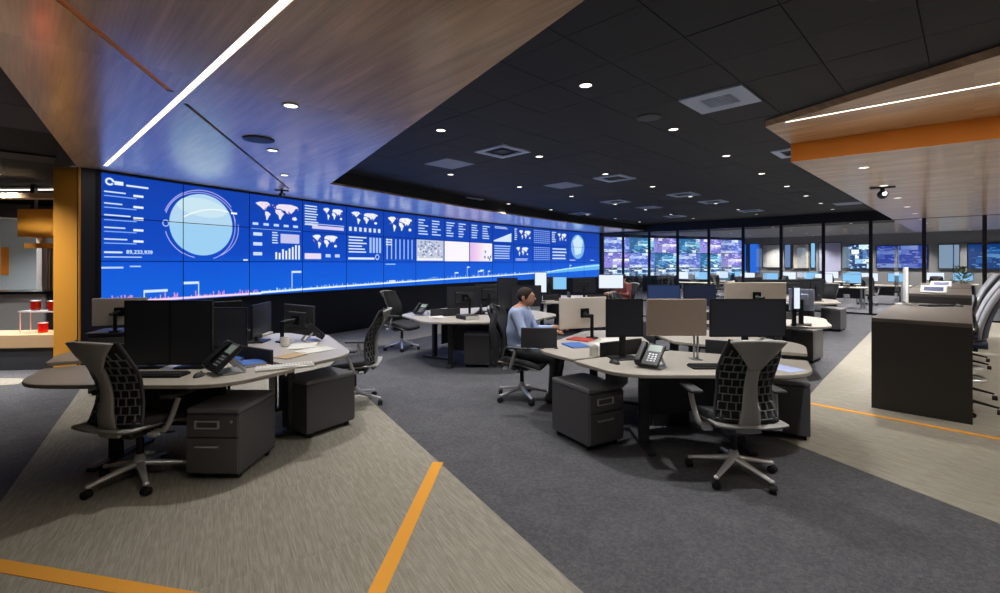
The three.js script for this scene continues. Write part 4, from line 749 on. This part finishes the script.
// tall stools with slatted pale backs; face local -z
function makeStool(label) {
  const t = thing('tall_stool', label, 'stool', 0, 0, 0, 0, 'tall stools behind the counters');
  for (let k = 0; k < 5; k++) { const a = k * Math.PI * 0.4 + 0.3, c = Math.cos(a), s = Math.sin(a), leg = new THREE.Group(); leg.name = 'leg'; t.add(leg); obj('spoke', limb([c * 0.02, 0.13, s * 0.02], [c * 0.31, 0.075, s * 0.31], 0.026, 0.014, 8, 0.8), M.blackMetal, leg); obj('caster', [cy(0.028, 0.028, 0.045, 0, 0, 0, 12).rotateZ(Math.PI / 2).rotateY(-a).translate(c * 0.315, 0.029, s * 0.315)], M.rubber, leg); }
  obj('column', [cy(0.028, 0.03, 0.5, 0, 0.36, 0), cy(0.018, 0.018, 0.2, 0, 0.62, 0)], M.blackMetal, t);
  obj('foot_ring', [new THREE.TorusGeometry(0.22, 0.012, 8, 32).rotateX(Math.PI / 2).translate(0, 0.36, 0), limb([0, 0.36, -0.22], [0, 0.36, 0.22], 0.01, 0.01, 6), limb([-0.22, 0.36, 0], [0.22, 0.36, 0], 0.01, 0.01, 6)], M.chrome, t);
  obj('seat', sheet((s, q) => [(s - 0.5) * 0.47, 0.74 - 0.05 * Math.pow(1 - q, 4), -0.24 + q * 0.46], 8, 8, 0.06), M.stoolBlue, t);
  obj('seat_frame', rb(0.3, 0.05, 0.3, 0, 0.685, 0, 0.015), M.blackMetal, t);
  const sf = (u, s) => [u * 0.235, 0.8 + 0.62 * s, 0.2 + 0.2 * s * s + 0.04 * s - 0.05 * u * u];
  for (let k = 0; k < 5; k++) obj('back_slat', sheet((a, b) => sf(-0.96 + k * 0.4 + 0.32 * a, b), 3, 14, 0.03), M.stoolLight, t);
  obj('back_pad', sheet((a, b) => { const p = sf(a * 1.9 - 0.95, 0.02 + b * 0.96); return [p[0], p[1], p[2] + 0.02]; }, 10, 12, 0.016), M.stoolBlue, t);
  for (const s of [-1, 1]) obj('arm', [tube([[s * 0.22, 0.7, 0.1], [s * 0.29, 0.78, 0.06], [s * 0.3, 0.92, 0.0], [s * 0.29, 0.95, -0.16]], 0.015, 14, 8)], M.stoolLight, t);
  return t;
}
const stoolSpots = [[uF + 0.62, vL - 0.68, 'tall stool with a pale slatted back at the plain ended counter'], [uF + 1.36, vL - 0.66, 'second tall stool with a pale slatted back along the plain ended counter'], [uF + 3.6, vL - 0.66, 'first of the pale slatted stools at the taller counter'], [uF + 4.36, vL - 0.66, 'next pale slatted stool along the taller counter']];
const stool = makeStool(stoolSpots[0][2]); delete stool.userData.group;
stoolSpots.forEach(([u, v, l], i) => { const [x, z] = UV(u, v); i ? dup(stool, x, 0, z, face(-0.72, 0.7), l) : put(stool, x, 0, z, face(-0.72, 0.7)); });

// ---------------------------------------------------------------- room beyond the glass
function collage(w, h, kind) {
  const cv = document.createElement('canvas'); cv.width = w; cv.height = h; const c = cv.getContext('2d');
  const pal = [['#5268c4', '#9fb0ee', '#d9e4f8', '#7c90dc', '#b8cdf2'], ['#2a6294', '#8ccdec', '#e2f2f8', '#4a92c4', '#b4dfee'], ['#6f69c0', '#b3acec', '#e4e0f8', '#8f88d4', '#eaf2fa'], ['#1d3a68', '#e2edf4', '#8fbce0', '#c4e0ee', '#4a78b0']][kind];
  c.fillStyle = pal[0]; c.fillRect(0, 0, w, h);
  for (let i = 0; i < 16; i++) { c.fillStyle = pal[i % 5]; c.fillRect(Math.floor(rr(0, 6)) * w / 6, Math.floor(rr(0, 5)) * h / 5, w / 6 * Math.ceil(rr(0.2, 2.4)), h / 5 * 0.92); }
  for (let i = 0; i < 90; i++) { c.fillStyle = pal[(i * 3) % 5]; c.fillRect(rr(0, w), rr(0, h), rr(4, w * 0.14), rr(2, 7)); }
  const t = new THREE.CanvasTexture(cv); t.colorSpace = THREE.SRGBColorSpace; return t;
}
const colMats = [0, 1, 2, 3].map((k) => new THREE.MeshStandardMaterial({ color: 0x06080c, roughness: 0.4, emissive: 0xffffff, emissiveMap: collage(256, 144, k), emissiveIntensity: 1.2 }));
{
  const a = [5.6, 25.4], b = [15.0, 29.2], n = 6, t = thing('video_wall', 'far video wall of lilac and cyan displays seen through the glass', 'video wall');
  const L = Math.hypot(b[0] - a[0], b[1] - a[1]), w = L / n, th = Math.atan2(b[1] - a[1], b[0] - a[0]);
  for (let i = 0; i < n; i++) for (let r = 0; r < 3; r++) {
    const f = (i + 0.5) / n, h = r < 2 ? 0.82 : 0.42, y = r < 2 ? 2.6 - r * 0.85 : 1.1;
    const m = obj('screen_panel', bx(w - 0.05, h, 0.04), colMats[r < 2 ? (i + r * 2 + (i > 2)) % 3 : 3], t); m.position.set(a[0] + (b[0] - a[0]) * f, y, -(a[1] + (b[1] - a[1]) * f)); m.rotation.y = th;
  }
  for (const f of [0.25, 0.75]) { const l = new THREE.RectAreaLight(0x9db4ff, LIGHT.screen * 0.8, L / 2, 2); l.position.set(a[0] + (b[0] - a[0]) * f + 0.02, 1.9, -(a[1] + (b[1] - a[1]) * f - 0.06)); l.lookAt(l.position.x + 0.3, 1.9, l.position.z + 0.8); t.add(l); }
  const d = strip([a[0] - 0.6, a[1] + 0.05], [b[0] + 0.3, b[1] + 0.47], 0.2).map(([x, z]) => [x - 0.06, z + 0.15]);
  struct(obj('wall_screen', slab(d, 0, CEIL), M.navy), 'dark wall carrying the far video wall');
}
// panels along the end wall of the far room
const FU = 32.85;
const farItems = [
  ['display_board', 'tall blue glowing display board beside the far video wall', 10.55, 0.62, 0.95, 2.85, M.blueGlow], ['display_board', 'second blue glowing display board, next to the wide whiteboard', 9.75, 0.62, 0.95, 2.85, M.blueGlow],
  ['whiteboard', 'wide whiteboard on the far end wall', 8.75, 1.1, 1.3, 2.75, M.whiteWall], ['display_screen', 'narrow pale blue screen between the far whiteboards', 7.9, 0.35, 1.3, 2.75, glow(0x7fa0d8, 0.6)],
  ['whiteboard', 'warm lit board on the far end wall', 7.2, 0.85, 1.25, 2.75, std(0xcfc6b4, 0.7)], ['display_screen', 'narrow bright screen near the warm lit board', 6.58, 0.25, 1.3, 2.8, M.plasmaCyan],
  ['wall_panel', 'lilac wall panel on the far end wall', 5.75, 1.1, 1.1, 2.8, M.lilac], ['display_screen', 'screen with a pattern of pale blocks on the far end wall', 4.4, 1.1, 1.25, 2.65, colMats[3]],
  ['display_screen', 'long blue screen on the far end wall beyond the counters', 2.6, 2.1, 1.3, 2.55, new THREE.MeshStandardMaterial({ color: 0x06080c, emissive: 0xb8ccff, emissiveMap: colMats[0].emissiveMap, emissiveIntensity: 0.6 })],
  ['display_screen', 'pale wide screen on the far end wall beyond the stools', 0.75, 0.8, 1.3, 2.55, glow(0x9fbcd8, 0.6)], ['display_screen', 'blue wide screen at the end of the far wall', -0.75, 1.7, 1.3, 2.55, new THREE.MeshStandardMaterial({ color: 0x06080c, emissive: 0x9fc4ff, emissiveMap: colMats[1].emissiveMap, emissiveIntensity: 0.6 })], ['display_screen', 'last blue screen of the far end wall', -3.2, 2.2, 1.3, 2.6, glow(0x3a78c4, 0.5)],
];
for (const [n, l, v, w, y0, y1, m] of farItems) {
  const [x, z] = UV(FU, v), t = thing(n, l, n === 'whiteboard' ? 'board' : n === 'wall_panel' ? 'panel' : 'screen', x, y0, z, faceBack(-S2, -S2));
  obj(n === 'whiteboard' || n === 'wall_panel' ? 'board' : 'screen', bx(w - 0.06, y1 - y0 - 0.06, 0.03, 0, (y1 - y0) / 2, 0.02), m, t);
  obj('frame', [bx(w, 0.03, 0.05, 0, 0.015, 0.01), bx(w, 0.03, 0.05, 0, y1 - y0 - 0.015, 0.01), bx(0.03, y1 - y0 - 0.06, 0.05, w / 2 - 0.015, (y1 - y0) / 2, 0.01), bx(0.03, y1 - y0 - 0.06, 0.05, 0.015 - w / 2, (y1 - y0) / 2, 0.01)], M.blackMetal, t);
}
// ceiling, lights and desks of the far room
struct(obj('ceiling_far', slab(rect(24, 32.9, -11.8, 18.2), CEIL - 0.01, CEIL + 0.028), M.greyWall), 'pale ceiling of the room beyond the glass');
for (const u of [20.4, 23.4, 26.4, 29.4]) for (const v of [3.4, 6.2, 9.0]) { const [x, z] = UV(u, v); downlight(x, (u > 24 ? CEIL - 0.01 : CEIL) - 0.006, z, 'small round downlight in the ceiling beyond the glass wall', 'downlights beyond the glass wall', LIGHT.far, M.trimWhite); }
for (const u of [26.5, 29.5]) for (const v of [-3, -6, 0.4]) { const [x, z] = UV(u, v); downlight(x, CEIL - 0.016, z, 'small round downlight in the ceiling beyond the glass wall', 'downlights beyond the glass wall', LIGHT.far, M.trimWhite); }
for (const v of [8.4, 6.4, 4.4, 2.2, 0.0, -2.4, -4.8, -7.2]) { const [x, z] = UV(31.9, v); downlight(x, CEIL - 0.016, z, 'small round downlight washing the far end wall beyond the glass', 'wall washing downlights of the far room', LIGHT.far * 0.8, M.trimWhite); }
function farTable(label, u, v) {
  const [x, z] = UV(u, v), t = thing('work_table', label, 'table', x, 0, z, Math.PI / 4);
  obj('table_top', rb(0.8, 0.03, 1.7, 0, 0.735, 0, 0.006), M.edge, t);
  for (const [a, b] of [[-0.33, -0.75], [0.33, -0.75], [-0.33, 0.75], [0.33, 0.75]]) obj('leg', rb(0.05, 0.72, 0.05, a, 0.36, b, 0.006), M.alu, t);
  obj('modesty_panel', bx(0.02, 0.35, 1.5, 0.3, 0.5, 0), M.deskDark, t);
}
let fk = 0;
const farSpots = [[20.6, 3.4], [20.6, 6.0], [23.4, 2.4], [23.4, 5.2], [23.4, 8.0], [20.8, 8.8], [26.6, 4.2], [26.6, 0.6], [23.2, -1.4]];
const place = ['in the first row behind the glass, by the lower soffit', 'in the first row behind the glass, in the middle', 'in the second row, before the patterned screen', 'in the second row, before the lilac panel', 'in the second row, before the whiteboard', 'in the first row, near the far video wall', 'in the third row, before the warm lit board', 'in the third row, before the long blue screen', 'beyond the counters, alone'];
farSpots.forEach(([u, v], i) => {
  farTable('pale work table ' + place[i], u, v);
  const [x, z] = UV(u - 0.75, v + 0.35); dup(chairA, x, 0, z, face(S2, S2), 'black office chair ' + place[i]);
  for (const [dv, s] of [[0.42, 0], [-0.42, 1]]) { const [mx, mz] = UV(u + 0.12, v + dv); put(makeMonitor('monitor', (s ? 'pale blue lit monitor ' : 'bright lit monitor ') + place[i], 0.56, 0.34, { lift: 0.12, screen: s ? M.plasmaCyan : M.plasmaWhite }), mx, 0.75, mz, faceBack(-S2, -S2)); }
});
{ const [x, z] = UV(24.5, 0.2), t = thing('potted_plant', 'leafy green potted plant beyond the glass near the counters', 'plant', x, 0, z);
  obj('pot', new THREE.LatheGeometry([[0, 0], [0.16, 0], [0.2, 0.4], [0.18, 0.4], [0.17, 0.36], [0, 0.36]].map(([a, b]) => new THREE.Vector2(a, b)), 20), M.whitePlastic, t);
  obj('stem', limb([0, 0.36, 0], [0.02, 1.1, 0], 0.02, 0.012, 8), M.tan, t);
  const lv = []; for (let i = 0; i < 90; i++) { const a = rr(0, 6.28), e = rr(-0.2, 1.2), r = rr(0.12, 0.45); lv.push(sheet((s, q) => [(s - 0.5) * 0.07 * Math.sin(Math.PI * (0.1 + 0.85 * q)), 0.03 * Math.sin(q * 3), 0.22 * q], 2, 4, 0.002).rotateX(-e * 0.6).rotateY(a).translate(Math.sin(a) * r * 0.5, 0.8 + e * 0.5, Math.cos(a) * r * 0.5)); }
  obj('foliage', lv, std(0x4a6b34, 0.7), t).userData.kind = 'stuff'; }

// ---------------------------------------------------------------- lobby past the orange column
{
  const t = thing('bench', 'low bench with a tan top and dark base in the lobby past the orange column', 'bench', -7.75, 0, 7.2, 0.12);
  obj('base', rb(2.5, 0.33, 0.5, 0, 0.165, 0, 0.006), M.darkWall, t); obj('top', rb(2.6, 0.2, 0.56, 0, 0.43, 0, 0.01), M.tan, t);
}
for (const [x, y, z, l, lit] of [[-7.02, 0.53, 7.22, 'glowing red glass lantern standing on the tan lobby bench', 1], [-7.25, 0.86, 7.34, 'dark red glass lantern on the little shelf, on the bench side away from the column', 0], [-6.95, 0.86, 7.3, 'dark red glass lantern on the little shelf, next to the orange column', 0]]) {
  const t = thing('lantern', l, 'lantern', x, y, z);
  obj('glass_cup', new THREE.LatheGeometry([[0, 0], [0.055, 0], [0.062, 0.03], [0.06, 0.15], [0.055, 0.15], [0.055, 0.02], [0, 0.015]].map(([a, b]) => new THREE.Vector2(a, b)), 20), M.redGlass, t);
  if (lit) { obj('candle_flame', new THREE.SphereGeometry(0.022, 10, 8).scale(1, 1.5, 1).translate(0, 0.07, 0), M.flame, t); const p = new THREE.PointLight(0xff5a2a, 0.35); p.position.set(0, 0.07, 0); t.add(p); }
  obj('rim', new THREE.TorusGeometry(0.058, 0.005, 6, 20).rotateX(Math.PI / 2).translate(0, 0.15, 0), M.steel, t);
}
{ const t = thing('shelf_rack', 'small metal shelf rack holding red lanterns on the lobby bench', 'shelf', -7.1, 0.53, 7.32); obj('shelf', rb(0.62, 0.02, 0.2, 0, 0.32, 0, 0.004), M.steel, t); for (const [a, b] of [[-0.29, -0.08], [0.29, -0.08], [-0.29, 0.08], [0.29, 0.08]]) obj('post', cy(0.008, 0.008, 0.31, a, 0.155, b, 8), M.steel, t); }
{ const t = thing('bulkhead', 'orange boxed bulkhead hanging in the lobby', 'bulkhead', -9.25, 2.12, 9.55, 0.1); t.userData.kind = 'structure'; delete t.userData.category; obj('box', rb(0.7, 0.55, 0.5, 0.05, 0.275, 0, 0.006), M.orangeWall, t); obj('hanger', [bx(0.08, 0.55, 0.08, -0.2, 0.8, 0), bx(0.08, 0.55, 0.08, 0.25, 0.8, 0)], M.black, t); obj('rail', bx(0.8, 0.1, 0.1, 0.05, -0.17, 0), M.orangeWall, t); }
{ const t = thing('slat_screen', 'dark brown slatted timber screen in the lobby', 'screen', -9.55, 0, 10.2, 0.2); for (let i = 0; i < 14; i++) obj('slat', rb(0.035, 1.9, 0.05, -0.36 + i * 0.06, 0.97, 0, 0.004), std(0x4b3524, 0.6), t); obj('rail', [bx(0.9, 0.05, 0.03, 0.03, 1.93, 0.03), bx(0.9, 0.05, 0.03, 0.03, 0.05, 0.03)], std(0x3a291c, 0.6), t); }
tag(obj('post', rb(0.12, 2.3, 0.12, -9.5, 1.15, -9.75, 0.01), M.whitePlastic), 'white square post in front of the slatted screen', 'post');
{ const t = thing('reception_desk', 'dark reception desk with a grey stone front in the lobby', 'desk', -9.6, 0, 9.0, 0.15); obj('front', rb(1.6, 1.0, 0.1, 0, 0.5, 0, 0.01), M.greyWall, t); obj('top', rb(1.7, 0.05, 0.7, 0, 1.03, -0.25, 0.01), M.blackGloss, t); obj('side', [rb(0.06, 1.0, 0.6, 0.77, 0.5, -0.3, 0.006)], M.deskDark, t); }
{ const t = thing('glass_screen', 'frameless lobby glass screen with steel edge posts', 'glass', -11.2, 0, 11.0, 0.5); for (let i = 0; i < 3; i++) { obj('pane', bx(0.72, 2.3, 0.012, -0.75 + i * 0.75, 1.2, 0), M.glass, t); } for (let i = 0; i < 4; i++) obj('post', cy(0.02, 0.02, 2.4, -1.125 + i * 0.75, 1.2, 0, 10), M.steel, t); }
{ const t = thing('wall_panel', 'pale blue grey lit panel on the lobby wall', 'panel', -12.2, 0.3, 12.3, 0.8); obj('panel', rb(2.4, 2.4, 0.05, 0, 1.2, 0, 0.01), std(0xc8d4da, 0.5), t); obj('trim', [bx(2.5, 0.05, 0.07, 0, 2.43, 0), bx(2.5, 0.05, 0.07, 0, -0.03, 0)], M.steel, t); obj('insert', rb(0.5, 0.7, 0.03, -0.7, 1.35, 0.03, 0.005), M.orange, t); }
tag(obj('ceiling_beam', rb(3.4, 0.1, 0.2, -8.2, 2.82, -8.6, 0.008), M.tan), 'thin tan beam below the dark lobby ceiling', 'beam', null, 'structure');
linearLight('thin light line in the lobby ceiling past the orange column', [-10.8, 10.0], [-8.6, 9.9], 0.05, CEIL - 0.06, LIGHT.slotL);
linearLight('second thin light line deeper in the lobby ceiling', [-11.6, 11.2], [-9.0, 11.0], 0.05, CEIL - 0.06, LIGHT.slotL);
for (const [x, z] of [[-6.75, 5.75], [-7.9, 6.3], [-7.2, 8.0], [-9.0, 8.4], [-10.4, 9.2], [-10.6, 11.6]]) downlight(x, CEIL - 0.006, z, 'small round downlight in the dark lobby ceiling', 'downlights in the lobby', LIGHT.lobby, M.black);
scene.traverse((o) => { if (o.isLight) o.castShadow = !o.isRectAreaLight; });
renderer.render(scene, camera);
